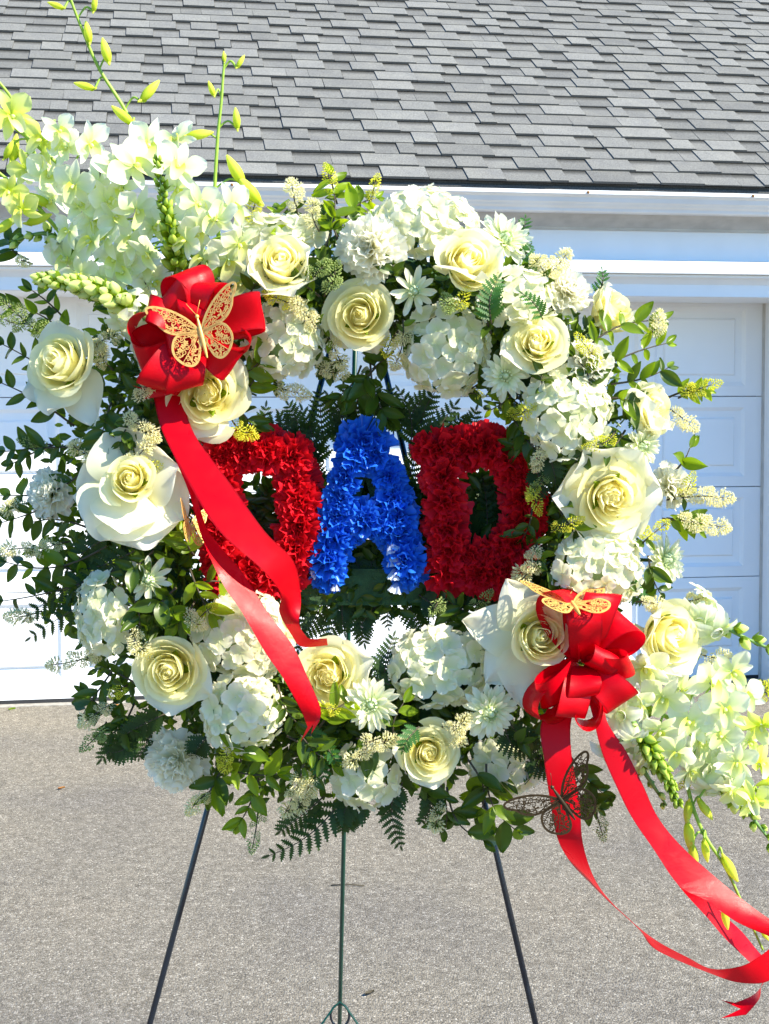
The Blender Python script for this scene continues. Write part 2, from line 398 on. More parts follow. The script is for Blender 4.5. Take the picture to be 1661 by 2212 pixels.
# door: four steel sections of eight raised panels
door = put('garage_door', None, garage)
ZJ = [0.022, .572, 1.066, 1.560, 2.10]
secm = {}
for si in range(4):
    z0, z1 = ZJ[si] + .002, ZJ[si + 1] - .003
    h = z1 - z0
    pz0, pz1 = (.105 if si == 0 else .055), h - .058
    xs, pan = [0.0], []
    W = A1 - A0 - .012
    for k in range(8):
        r_ = W - .10 - .61 * (7 - k); pan.append((r_ - .52, r_)); xs += [r_ - .52, r_]
    xs.append(W)
    zs = [0, pz0, pz1, h]
    V, Fc = [], []
    for z in zs:
        for x in xs: V.append(Vector((x, 0, z)))
    n = len(xs)
    for j in range(3):
        for i in range(n - 1):
            if j == 1 and i % 2 == 1: continue
            a = j * n + i; Fc.append((a, a + 1, a + 1 + n, a + n))
    # rolled top and bottom lips and a back
    k = len(V)
    V += [Vector((0, .01, -.001)), Vector((W, .01, -.001)), Vector((0, .01, h + .001)), Vector((W, .01, h + .001)), Vector((0, .045, 0)), Vector((W, .045, 0)), Vector((W, .045, h)), Vector((0, .045, h))]
    Fc += [(k, k + 1, n - 1, 0), (3 * n, 4 * n - 1, k + 3, k + 2), (k + 4, k + 7, k + 6, k + 5), (k, k + 4, k + 5, k + 1), (k + 2, k + 3, k + 6, k + 7)]
    sec = put('door_section', mesh_of('door_section', (V, Fc, []), M['door'], smooth=False), door, Matrix.Translation((A0 + .006, .0, z0)))
    # one raised panel for this height
    ph = pz1 - pz0
    rings = [(0, 0), (.006, .005), (.020, .014), (.052, .016), (.056, .016), (.060, .007), (.066, .003)]
    V, Fc = [], []
    for d, y in rings:
        V += [Vector((d, y, d)), Vector((.52 - d, y, d)), Vector((.52 - d, y, ph - d)), Vector((d, y, ph - d))]
    for q in range(len(rings) - 1):
        for e in range(4):
            f = (e + 1) % 4; Fc.append((q * 4 + e, q * 4 + f, q * 4 + 4 + f, q * 4 + 4 + e))
    q = len(rings) * 4 - 4; Fc.append((q, q + 1, q + 2, q + 3))
    pm = mesh_of('raised_panel', (V, Fc, []), M['door'], smooth=False)
    for a, b in pan:
        put('raised_panel', pm, door, Matrix.Translation((A0 + .006 + a, 0, z0 + pz0)))
boxes('door_seal', [(A0, A1, .002, .03, .004, .021)], M['dark'], door)
boxes('weather_strip', [(A0, A0 + .012, -.012, -.001, 0, LZ), (A1 - .012, A1, -.012, -.001, 0, LZ)], M['grime'], garage)
boxes('threshold', [(A0 - .1, A1 - .001, -.055, .3, -.02, .004)], M['concrete'], garage)
boxes('dark_interior', [(A0 - .05, A1 + .05, .1, .14, 0, 2.2)], M['dark'], garage)

# roof: courses of laminated shingles, thick tabs and thin tabs with open joints between
RP = R(32)
RM = Matrix.Translation((0, -.735, 2.583)) @ Matrix.Rotation(RP, 4, 'X')   # x along the eave, y up the slope
RLEN = 5.4
deck = [box(-6.7, 6.2, .02, RLEN, -.03, -.004)]
V = [Vector((-6.7, RLEN, -.004)), Vector((6.2, RLEN, -.004))]
roofG = join([(deck[0], RM)] )
top = RM @ Vector((0, RLEN, -.01))
back = (  [Vector((-6.7, top.y, top.z)), Vector((6.2, top.y, top.z)), Vector((6.2, top.y * 2 + .7, 2.58)), Vector((-6.7, top.y * 2 + .7, 2.58))], [(0, 1, 2, 3)], [])
gab = ([Vector((-6.36, WF, 2.56)), Vector((-6.36, top.y, top.z - .05)), Vector((-6.36, 8, 2.56)), Vector((5.86, WF, 2.56)), Vector((5.86, top.y, top.z - .05)), Vector((5.86, 8, 2.56))], [(0, 1, 2), (3, 5, 4)], [])
roof = put('roof', mesh_of('roof', join([(roofG, None), (back, None), (gab, None)]), M['edge'], smooth=False), garage)
boxes('drip_edge', [(-6.6, 6.1, -.722, -.70, 2.557, 2.574)], M['edge'], garage)
EXPO = .143
def shingle_G(w, thick):
    t = .011 if thick else .0055
    L = EXPO + .03
    V = [Vector(p) for p in ((0, 0, .007), (w, 0, .007), (w, L, -.002), (0, L, -.002), (.001, .0012, .007 + t), (w - .001, .0012, .007 + t), (w, L, t - .004), (0, L, t - .004))]
    # faces share no corner so that butt edges stay crisp and the top carries its own UV
    Fq = [(4, 5, 6, 7), (0, 1, 5, 4), (1, 2, 6, 5), (3, 0, 4, 7)]
    VV, FF, UU = [], [], []
    for q, f in enumerate(Fq):
        b = len(VV); FF.append((b, b + 1, b + 2, b + 3))
        for i in f:
            VV.append(V[i]); UU.append((V[i].x / w, V[i].y / L * (EXPO + .03) / EXPO * .98) if q == 0 else (0, 0))
    return VV, FF, UU
WQ = [.085, .12, .15, .185, .22, .265]
SHM = {}
for wi, w in enumerate(WQ):
    for th in (0, 1):
        V, Fc, U = shingle_G(w, th)
        SHM[wi, th] = mesh_of('shingle', (V, Fc, U), [SH_T[0], M['edge']], smooth=False, fm=[0, 1, 0, 0])
rs = random.Random(11)
GW = GM @ RM
lone, mass, mass_mat = [], [], []
rows = int(RLEN / EXPO) + 1
for i in range(rows):
    a = -6.62 + rs.random() * .2; th = rs.random() < .5
    y = i * EXPO
    while a < 6.1:
        wi = rs.choice([0, 1, 2, 2, 3, 3, 4, 4, 5] if th else [0, 1, 1, 2, 2, 3, 3, 4])
        w = WQ[wi]
        c = project(GW @ Vector((a + w / 2, y + .06, 0)))
        inside = -30 < c[0] < 1690 and -20 < c[1] < 430
        tone = rs.choice([0, 1, 1, 2, 2, 2, 3, 3] if th else [0, 1, 1, 2, 2])
        mt = Matrix.Translation((a, y + rs.uniform(-.003, .003), rs.uniform(0, .0015)))
        if inside and len(lone) < 300: lone.append((wi, th, tone, mt))
        else:
            mass.append((shingle_G(w, th), mt)); k_ = tone if th else 4 + min(tone, 2); mass_mat += [k_, 7, k_, k_]
        a += w + (.0003 if rs.random() < .75 else .0028)
        th = (not th) if rs.random() < .86 else th
for wi, th, tone, mt in lone:
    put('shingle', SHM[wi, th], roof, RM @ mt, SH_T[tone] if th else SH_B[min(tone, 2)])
sm = mesh_of('shingles_higher_up', join(mass), SH_T + SH_B + [M['edge']], smooth=False, fm=mass_mat)
o = put('shingles_higher_up', sm, roof, RM); o['kind'] = 'stuff'
# ---------------------------------------------------------------- petals, leaves and flower heads
rf = random.Random(21)
def rose_petal(th0, W, rim, H, curl, ph, wav=.02, rnd_tip=.2):
    def fn(u, v):
        vv = v * (1 - rnd_tip * abs(u) ** 2.6)
        s = sin(min(1, vv) * pi / 2)
        th = th0 + u * W * (.5 + .5 * s)
        rho = rim * (.30 + .70 * s ** .7) * (1 + .13 * u) * (1 - (.30 if rim < .35 else .10 if rim < .6 else 0) * vv ** 4)
        z = H * vv
        c = max(0, (vv - .62) / .38)
        rho += curl * c * c * .75; z -= abs(curl) * c * c * .55
        rho += wav * sin(u * 4.2 + ph) * vv * vv; z += wav * .8 * sin(u * 3.1 + ph * 2) * vv * vv
        return (rho * cos(th), rho * sin(th), z - .45)
    return grid(10, 9, fn)
ROSE = {}
def rose_set(kind, var):
    """list of (mesh, which layer)"""
    if (kind, var) in ROSE: return ROSE[kind, var]
    L = {'open': [(2, .05, 1.0, 2.2, -.02), (3, .11, 1.0, 1.5, -.01), (3, .17, 1.0, 1.35, .0), (4, .24, .99, 1.2, .01), (4, .32, .98, 1.12, .02), (4, .41, .96, 1.15, .04), (4, .52, .95, 1.2, .06), (4, .66, .90, 1.18, .10), (4, .80, .80, 1.12, .17), (4, .93, .62, 1.05, .20)],
         'ruffle': [(3, .08, .96, 1.6, .0), (4, .16, .95, 1.0, .02), (6, .27, .97, .75, .03), (7, .38, .96, .65, .04), (6, .50, .92, .8, .06), (5, .64, .85, .9, .12), (5, .82, .70, .82, .20), (5, .97, .45, .8, .25)],
         'cup': [(2, .06, 1.12, 2.2, -.02), (3, .13, 1.14, 1.5, -.01), (3, .21, 1.15, 1.3, .0), (4, .31, 1.15, 1.15, .02), (4, .42, 1.14, 1.1, .03), (5, .53, 1.10, 1.0, .07), (5, .64, 1.04, .95, .15), (4, .74, .93, .95, .24)]}[kind]
    out = []
    for k, (n, rim, H, W, curl) in enumerate(L):
        off = rf.random() * 6
        for i in range(n):
            th = off + 2 * pi * i / n + rf.uniform(-.16, .16)
            G = rose_petal(th, W * rf.uniform(.9, 1.1), rim * rf.uniform(.86, 1.13), H * rf.uniform(.92, 1.07), curl * rf.uniform(.6, 1.35), rf.random() * 6, .010 + .020 * k / 6 + (.02 if kind == 'ruffle' and k < 4 else 0), rf.uniform(.12, .26))
            lay = 0 if k < len(L) - 4 else 1 if k < len(L) - 2 else 2
            out.append(mesh_of('petal', G, M[('rose_in', 'rose_mid', 'rose_out')[lay]]))
    ROSE[kind, var] = out
    return out
def guard_petal(L, W, point, cupz, ph):
    """a big loose outer petal lying along +X"""
    def fn(u, v):
        uu = u * (1 - .0 * v)
        w = W * (sin(pi * min(1, .14 + .80 * v) ** 1.15) ** .8 if not point else (sin(pi * (.10 + .9 * v) ** .8) ** .75 * (1 - .25 * v) + .02))
        x = L * v * (1 - .10 * u * u * (0 if point else 1))
        z = cupz * v * v * L - .35 * W * u * u * (1 - 1.6 * v) + .09 * L * sin(u * 3.6 + ph) * v * v + .03 * L * sin(u * 8 + 2 * ph) * v ** 4
        return (x, w * uu, z)
    return grid(10, 10, fn)
stem_me = mesh_of('stem', tube([(0, 0, -.1), (.02, .01, -.9), (0, 0, -1.7)], .07, 6), M['stem'])
calyx_parts = []
for i in range(5):
    G = sheet(4, 5, .75, lambda v: .13 * sin(pi * min(1, .2 + .8 * v)) + .005, lambda u, v: -.05 * u * u + .12 * v)
    calyx_parts.append((G, Matrix.Translation((0, 0, -.47)) @ Matrix.Rotation(2 * pi * i / 5, 4, 'Z') @ Matrix.Rotation(R(-40), 4, 'Y') @ Matrix.Translation((.12, 0, 0))))
calyx_parts.append((ball(10, 6, lambda v: (-.62 + .24 * v, .22 * sin(pi * (.15 + .7 * v)))), Matrix.Rotation(R(-90), 4, 'Y')))
calyx_me = mesh_of('sepals', join(calyx_parts), M['leaf_m'])
HEART = mesh_of('heart', (lambda G: ([Matrix.Rotation(R(-90), 3, 'Y') @ v for v in G[0]], G[1], G[2]))(ball(14, 8, lambda v: (-.3 + .68 * v, .36 * math.sqrt(max(.001, 1 - v ** 2.2))))), M['rose_in'])
def rose(x, y, r, fx, fy, label, kind='open', guards=(), Y=None, roll=0.0, dz=0.0):
    Y = (dep(x, y) if Y is None else Y) - .020 + dz
    s = r * Y / F
    t = thing('rose', label, 'rose', frame(facing(fx, fy), roll, at(x, y, Y)), 'white and cream roses')
    for me in rose_set(kind, int(x)):
        put('petal', me, t, Matrix.Scale(s, 4) @ Matrix.Translation((rf.uniform(-.02, .02), rf.uniform(-.02, .02), 0)) @ Matrix.Rotation(rf.uniform(-.06, .06), 4, 'X') @ Matrix.Rotation(rf.uniform(-.06, .06), 4, 'Y'))
    put('sepals', calyx_me, t, Matrix.Scale(s, 4)); put('stem', stem_me, t, Matrix.Scale(s * .8, 4)); put('heart', HEART, t, Matrix.Scale(s, 4))
    for g in guards:                        # (screen angle, length, width, pointed, lift, tilt forward)
        an, L, W, pt, cz, tl = g
        G = guard_petal(L / r, W / r, pt, cz, rf.random() * 6)
        m = Matrix.Scale(s, 4) @ Matrix.Translation((0, 0, -.22)) @ Matrix.Rotation(R(an) - roll, 4, 'Z') @ Matrix.Rotation(R(-tl), 4, 'Y') @ Matrix.Translation((.15, 0, 0))
        put('petal', mesh_of('petal', G, M['rose_guard']), t, m)
    return t

# hydrangea florets: four broad overlapping petals
def floret_G(q):
    r_ = random.Random(q); parts = []
    for k in range(4):
        L = r_.uniform(.95, 1.12); W = r_.uniform(.56, .66); cz = r_.uniform(-.12, .16); ph = r_.random() * 6
        G = sheet(6, 5, L, lambda v: W * max(.02, sin(pi * (.10 + .84 * v)) ** .62) * (.25 + .75 * min(1, v * 2.2)),
                  lambda u, v: cz * v * v + .10 * (u * u) * v + .05 * sin(u * 5 + ph) * v + .03 * k % 2)
        parts.append((G, Matrix.Rotation(k * pi / 2 + r_.uniform(-.18, .18), 4, 'Z') @ Matrix.Rotation(r_.uniform(-.30, .05), 4, 'Y') @ Matrix.Translation((.03, 0, .03 * (k % 2)))))
    parts.append((ball(6, 4, lambda v: (.12 * v - .03, .09 * sin(pi * (.15 + .75 * v)))), Matrix.Rotation(R(-90), 4, 'Y')))
    return join(parts)
FLO = [mesh_of('floret', floret_G(50 + q), M['hyd']) for q in range(9)]
def hydrangea(x, y, rx, ry, fx, fy, label, fr=23, Y=None, dz=0.0):
    Y = (dep(x, y) if Y is None else Y) - .004 + dz
    px = Y / F
    fm = frame(facing(fx, fy), 0, at(x, y, Y))
    t = thing('hydrangea', label, 'hydrangea', fm, 'white hydrangea heads')
    rz = min(rx, ry) * .72
    G = ball(14, 8, lambda v: (-.5 + v * 1.2, .80 * math.sqrt(max(0.001, 1 - ((v - .42) / .58) ** 2))))
    core = put('stalks', mesh_of('stalks', G, M['hyd_core']), t, Matrix.Diagonal((rx * px * .86, ry * px * .86, rz * px * .86, 1)) @ Matrix.Rotation(R(-90), 4, 'Y'))
    put('stem', stem_me, t, Matrix.Scale(min(rx, ry) * px * .8, 4))
    area = 2 * pi * ((rx + ry) / 2) ** 2 * .8
    n = max(14, int(area / (fr * fr * 1.45)))
    g = pi * (3 - 5 ** .5)
    for k in range(n):
        cz = 1 - (k + .5) / n * 1.32
        rr = math.sqrt(max(0, 1 - cz * cz)); an = k * g + rf.uniform(-.2, .2)
        d = Vector((rr * cos(an), rr * sin(an), cz))
        p = Vector((d.x * rx, d.y * ry, d.z * rz)) * px * rf.uniform(.86, 1.0)
        nn = Vector((d.x / rx, d.y / ry, d.z / rz)).normalized() + Vector((rf.uniform(-.3, .3), rf.uniform(-.3, .3), rf.uniform(-.2, .3)))
        put('floret', rf.choice(FLO), t, frame(nn, rf.random() * 6.3, p, fr * px * rf.uniform(.88, 1.2)))
    return t

# carnation petals: fan shaped, crumpled and pinked at the rim
def carn_petal(q, ruf=.10):
    r_ = random.Random(q); k1 = r_.uniform(4, 7); p1 = r_.random() * 6; p2 = r_.random() * 6; W = r_.uniform(.42, .62)
    def fn(u, v):
        x = v * (1 - .10 * u * u)
        if v > .99: x += .045 * (1 if int(round((u + 1) * 7)) % 2 else -.6)
        y = u * W * (v ** .9)
        z = ruf * v * v * (sin(u * k1 + p1) + .5 * sin(u * k1 * 2.1 + p2)) + .10 * v * v
        y += .07 * v * v * sin(u * k1 * 1.5 + p2)
        return (x, y, z)
    return grid(14, 5, fn)
CP = [carn_petal(100 + q) for q in range(8)]
CPM = [mesh_of('petal', G, M['carn']) for G in CP]
def carn_layout(r_, dense=1.0):
    out = []
    for n, tilt, L, z in ((9, 4, 1.0, .0), (8, 20, .95, .05), (8, 36, .88, .10), (7, 52, .78, .14), (6, 66, .66, .18), (5, 78, .56, .2)):
        n = max(3, int(n * dense)); off = r_.random() * 6
        for i in range(n):
            a = off + 2 * pi * i / n + r_.uniform(-.22, .22)
            out.append(Matrix.Translation((0, 0, z - .15)) @ Matrix.Rotation(a, 4, 'Z') @ Matrix.Rotation(-R(tilt + r_.uniform(-9, 9)), 4, 'Y') @ Matrix.Rotation(r_.uniform(-.5, .5), 4, 'X') @ Matrix.Scale(L * r_.uniform(.88, 1.1), 4))
    return out
def carnation(x, y, r, fx, fy, label, Y=None, dz=0.0):
    Y = (dep(x, y) if Y is None else Y) - .015 + dz
    s = r * Y / F
    t = thing('carnation', label, 'carnation', frame(facing(fx, fy), rf.random() * 6, at(x, y, Y)), 'white carnations')
    for m in carn_layout(rf): put('petal', rf.choice(CPM), t, Matrix.Scale(s, 4) @ m)
    put('sepals', calyx_me, t, Matrix.Scale(s * .6, 4)); put('stem', stem_me, t, Matrix.Scale(s, 4))
    return t
BLOOM = []
CPB = [carn_petal(150 + q, .17) for q in range(8)]
for q in range(5):
    r_ = random.Random(300 + q)
    BLOOM.append(join([(r_.choice(CPB), m) for m in carn_layout(r_, .62)]))
BLOOM_R = [mesh_of('carnation_bloom', G, M['red_c']) for G in BLOOM]

# mum: long spoon petals round a green button of curled ones
MPM = []
for q in range(6):
    r_ = random.Random(400 + q); W = r_.uniform(.125, .165); b = r_.uniform(-.15, .2); ph = r_.uniform(-.1, .1)
    MPM.append(mesh_of('petal', sheet(4, 7, 1.0, lambda v: W * (.45 + .55 * sin(pi * min(1, v * .9)) if v < .86 else max(.04, (1 - v) / .14) ** .5 * .72),
               lambda u, v: b * v * v + .10 * u * u * W / .12 * .5 + ph * v * u), M['mum']))
MIN_ = mesh_of('inner_petal', grid(4, 6, lambda u, v: (.05 + .26 * sin(v * pi * .75), u * .055 * (.6 + .4 * sin(pi * v)), .42 * v - .05 * u * u)), M['mum_c'])
MC = mesh_of('button', ball(12, 6, lambda v: (.34 * v, .22 * math.sqrt(max(.001, 1 - v * v)))), M['mum_c'])
def mum(x, y, r, fx, fy, label, rows=((15, 8, 1.0), (13, 24, .86), (11, 42, .66)), Y=None, dz=0.0):
    Y = (dep(x, y) if Y is None else Y) - .02 + dz
    s = r * Y / F
    t = thing('mum', label, 'chrysanthemum', frame(facing(fx, fy), rf.random() * 6, at(x, y, Y)), 'white chrysanthemums with green centres')
    for n, tilt, L in rows:
        off = rf.random() * 6
        for i in range(n):
            a = off + 2 * pi * i / n + rf.uniform(-.12, .12)
            put('petal', rf.choice(MPM), t, Matrix.Scale(s, 4) @ Matrix.Rotation(a, 4, 'Z') @ Matrix.Rotation(-R(tilt + rf.uniform(-8, 8)), 4, 'Y') @ Matrix.Translation((.10, 0, 0)) @ Matrix.Scale(L * rf.uniform(.85, 1.05) * .92, 4))
    for i in range(12):
        put('inner_petal', MIN_, t, Matrix.Scale(s, 4) @ Matrix.Rotation(2 * pi * i / 12 + rf.uniform(-.1, .1), 4, 'Z') @ Matrix.Rotation(-R(8), 4, 'Y') @ Matrix.Scale(rf.uniform(.85, 1.1), 4))
    for i in range(7):
        put('inner_petal', MIN_, t, Matrix.Scale(s * .75, 4) @ Matrix.Translation((0, 0, .1)) @ Matrix.Rotation(2 * pi * i / 7 + .3, 4, 'Z') @ Matrix.Rotation(-R(30), 4, 'Y'))
    put('button', MC, t, Matrix.Scale(s * .9, 4) @ Matrix.Rotation(R(-90), 4, 'Y'))
    put('stem', stem_me, t, Matrix.Scale(s, 4))
    return t

# dendrobium orchid parts
OS = [mesh_of('sepal', sheet(5, 7, 1.0, lambda v: .23 * max(.03, sin(pi * min(1, .12 + .86 * v)) ** .8), lambda u, v, b=b: b * v * v + .05 * u * u - .0), M['orchid']) for b in (-.25, .12, -.05)]
OP = [mesh_of('petal', sheet(7, 8, 1.0, lambda v: .46 * max(.03, sin(pi * min(1, .06 + .88 * v)) ** .75) * (.35 + .65 * min(1, v * 1.8)), lambda u, v, b=b: b * v * v + .10 * u * u * v + .03 * sin(5 * u)), M['orchid']) for b in (-.16, .14, .02)]
OL = mesh_of('lip', join([(sheet(6, 7, .85, lambda v: .30 * (.35 + .65 * sin(pi * min(1, .1 + .8 * v))), lambda u, v: .30 * u * u * (1 - .6 * v) + .20 * v - .45 * v * v), Matrix.Rotation(-R(38), 4, 'Y')),
                          (ball(8, 6, lambda v: (.32 * v, .10 * sin(pi * (.12 + .8 * v)))), Matrix.Rotation(R(-75), 4, 'Y'))]), M['orchid_l'])
OB = [mesh_of('bud', join([(ball(8, 8, lambda v: (v * 1.1, .21 * sin(pi * (.04 + .92 * v)) ** .7 * (1.15 - .45 * v))), None),
                           (ball(6, 5, lambda v: (-.36 * v, .14 * (1 - .75 * v))), Matrix.Translation((.18, 0, -.10)) @ Matrix.Rotation(R(38), 4, 'Y'))]), M['bud'])]
def bloom(par, x, y, r, Y, fx, fy, roll, lime=False):
    om = M['orchid_backlit' if lime else 'orchid']
    s = r * Y / F
    b = put('bloom', None, par, par.matrix_world.inverted() @ frame(facing(fx, fy), roll, at(x, y, Y)))
    for an, me, L in ((90, OS[0], 1.0), (214, OS[1], .95), (326, OS[2], .95)):
        put('sepal', rf.choice(OS), b, Matrix.Scale(s * L, 4) @ Matrix.Rotation(R(an + rf.uniform(-9, 9)), 4, 'Z') @ Matrix.Rotation(R(rf.uniform(-18, 14)), 4, 'Y') @ Matrix.Translation((.06, 0, -.02)), om)
    for an in (24, 156):
        put('petal', rf.choice(OP), b, Matrix.Scale(s, 4) @ Matrix.Rotation(R(an + rf.uniform(-10, 10)), 4, 'Z') @ Matrix.Rotation(R(rf.uniform(-22, 12)), 4, 'Y') @ Matrix.Translation((.05, 0, .02)), om)
    put('lip', OL, b, Matrix.Scale(s * .9, 4) @ Matrix.Rotation(R(270), 4, 'Z') @ Matrix.Translation((0, 0, .04)))
    return at(x, y, Y)
def spray(stem, blooms, buds, label, name='orchid_spray', cat='orchid', group='white orchid sprays'):
    """stem: (x, y, depth) points; blooms: (x, y, r, fx, fy); buds: (x, y, length, screen angle, bend up)"""
    P = [at(x, y, d) for x, y, d in spline(stem, 8)]
    root = Matrix.Translation(P[0])
    t = thing(name, label, cat, root, group); inv = root.inverted()
    put('stem', mesh_of('stem', tube([inv @ p for p in P], lambda q: .0030 * (1 - .55 * q), 7), M['ostem']), t)
    def near(p): return min(P, key=lambda q: (q - p).length + .25 * max(0, (q.z - p.z)))
    def stalk(p, back):
        q = near(p); mid = (p + q) / 2 + Vector((0, back, .010))
        put('stalk', mesh_of('stalk', tube([inv @ Vector(v) for v in spline([tuple(q), tuple(mid), tuple(p)], 5)], lambda q: .0012 + .0005 * q, 5), M['ostem']), t)
    for x, y, r, fx, fy in blooms:
        q = near(at(x, y, P[len(P) // 2].y)); Y = q.y - .012 + rf.uniform(-.022, .012)
        p = bloom(t, x, y, r * rf.uniform(.92, 1.25), Y, fx + rf.uniform(-.9, .9), fy + rf.uniform(-.8, .5), rf.uniform(-.9, .9), x < 100 and y < 460 or x > 1625)  # blooms at the far sides take the petal colour with painted backlight
        stalk(p + Vector((0, .006, 0)), .006)
    for x, y, L, an in buds:
        q = near(at(x, y, P[-1].y)); Y = q.y - .004
        c = at(x, y, Y); s = L * Y / F
        d = Vector((cos(R(an)), rf.uniform(-.3, .2), sin(R(an)))).normalized()
        b0 = c - d * s * .5
        put('bud', OB[0], t, inv @ along(d, (0, -1, .4), b0, s))
        stalk(b0, .002)
    return t

# snapdragon: fat spike of buds, open lipped flowers lower down
SB = [mesh_of('bud', ball(9, 7, lambda v: (v, (.30 * sin(pi * (.10 + .86 * v ** .8)) ** .9))), M['snap_b']), mesh_of('bud', ball(9, 7, lambda v: (v, (.36 * sin(pi * (.10 + .86 * v ** .9)) ** .9))), M['snap_y'])]
def snap_G(q):
    r_ = random.Random(q); parts = [(ball(10, 6, lambda v: (v * 1.1, .20 + .16 * sin(pi * v * .8))), None)]
    for an, n in ((60, 0), (120, 0), (200, 0), (270, 0), (340, 0)):
        ph = r_.random() * 6
        parts.append((sheet(6, 5, .75, lambda v: .40 * (.45 + .55 * sin(pi * min(1, .15 + .75 * v))), lambda u, v, ph=ph: .09 * sin(u * 5 + ph) * v + .45 * v * v),
                      Matrix.Translation((1.0, 0, 0)) @ Matrix.Rotation(R(an), 4, 'X') @ Matrix.Translation((0, 0, .24)) @ Matrix.Rotation(R(-75 + r_.uniform(-15, 25)), 4, 'Y')))
    return join(parts)
SF = [mesh_of('flower', snap_G(600 + q), M['snap']) for q in range(3)]
SCX = mesh_of('calyx', join([(sheet(3, 4, .62, lambda v: .20 * sin(pi * min(1, .25 + .75 * v)) + .01, lambda u, v: .20 * v), Matrix.Rotation(2 * pi * i / 5, 4, 'X') @ Matrix.Translation((-.05, 0, .10)) @ Matrix.Rotation(R(-22), 4, 'Y')) for i in range(5)]), M['leaf_m'])
def snapdragon(pts, label, nb, r0, r1, pale=False, nflow=3, fl=42, Y0=1.76):
    """pts from the base to the tip"""
    P = [at(*p) for p in spline([(x, y, d) for x, y, d in pts], 14)]
    root = Matrix.Translation(P[0]); inv = root.inverted()
    t = thing('snapdragon', label, 'snapdragon', root, 'snapdragon spikes')
    put('stem', mesh_of('stem', tube([inv @ p for p in P], lambda q: .0048 * (1 - .75 * q), 7), M['snap_s']), t)
    N = len(P) - 1
    for k in range(nb):
        q = (k + .5) / nb; q0 = (.28 if nflow else .08) + (.72 if nflow else .92) * q
        i = min(N - 1, int(q0 * N)); p = P[i].lerp(P[i + 1], q0 * N - i); ax = (P[min(i + 1, N)] - P[max(i - 1, 0)]).normalized()
        s = (r0 + (r1 - r0) * q) * rf.uniform(.75, 1.15) * 1.8 / F
        a = k * 2.4; sd = ax.orthogonal().normalized(); sd = Matrix.Rotation(a + rf.uniform(-.5, .5), 3, ax) @ sd
        d = (ax * (.9 + .4 * q) + sd * (.9 - .35 * q)).normalized()
        m = inv @ along(d, ax, p + sd * .003, s)
        b = put('bud', SB[1 if pale else 0], t, m)
        put('calyx', SCX, b, Matrix.Scale(rf.uniform(.9, 1.3), 4))
    for k in range(nflow):
        q0 = .02 + .28 * k / max(1, nflow)
        i = int(q0 * N); p = P[i]; ax = (P[i + 1] - P[i]).normalized()
        sd = Matrix.Rotation(k * 2.1 + .6, 3, ax) @ ax.orthogonal().normalized()
        if sd.y > .3: sd.y *= -1
        d = (ax * .35 + sd).normalized()
        b = put('flower', rf.choice(SF), t, inv @ along(d, Vector((0, -1, .5)), p, fl * 1.8 / F * rf.uniform(.85, 1.1)))
        put('calyx', SCX, b, Matrix.Scale(.7, 4))
    return t

# leafy twigs, ferns and blossom twigs
LEAF = [mesh_of('leaf', sheet(4, 8, 1.0, lambda v, w=w: w * max(.015, sin(pi * min(1, .05 + .93 * v ** .85)) ** .85), lambda u, v, b=b, f=f: b * v * v + f * abs(u) * .12), M['leaf_d'])
        for w, b, f in ((.23, -.18, 1), (.20, .12, .7), (.27, -.08, 1.1), (.25, -.30, .6), (.21, .02, 1.2))]
def toothed(w, n):
    V, Fc, U = [], [], []
    for k in range(n + 1):
        v = k / n; h = w * max(.03, sin(pi * min(1, .16 + .84 * v)) ** .8) * (1.35 if k % 2 else .50)
        V += [Vector((v + (.03 if k % 2 else 0), -h, .03 * v)), Vector((v, 0, 0)), Vector((v + (.03 if k % 2 else 0), h, .03 * v))]; U += [(0, v), (.5, v), (1, v)]
    for k in range(n):
        a = 3 * k; Fc += [(a, a + 1, a + 4, a + 3), (a + 1, a + 2, a + 5, a + 4)]
    return (V, Fc, U)
PIN = [mesh_of('leaflet', toothed(.165, 14), M['fern']), mesh_of('leaflet', toothed(.20, 12), M['fern']), mesh_of('leaflet', toothed(.27, 8), M['fern'])]
def curve3(x0, y0, x1, y1, Ya, Yb, bow, n=10):
    a, b = at(x0, y0, Ya), at(x1, y1, Yb)
    ax = b - a; side = Vector((-ax.z, 0, ax.x))
    return [a + ax * (k / n) + side * bow * sin(pi * k / n) + Vector((0, -.012 * sin(pi * k / n), 0)) for k in range(n + 1)]
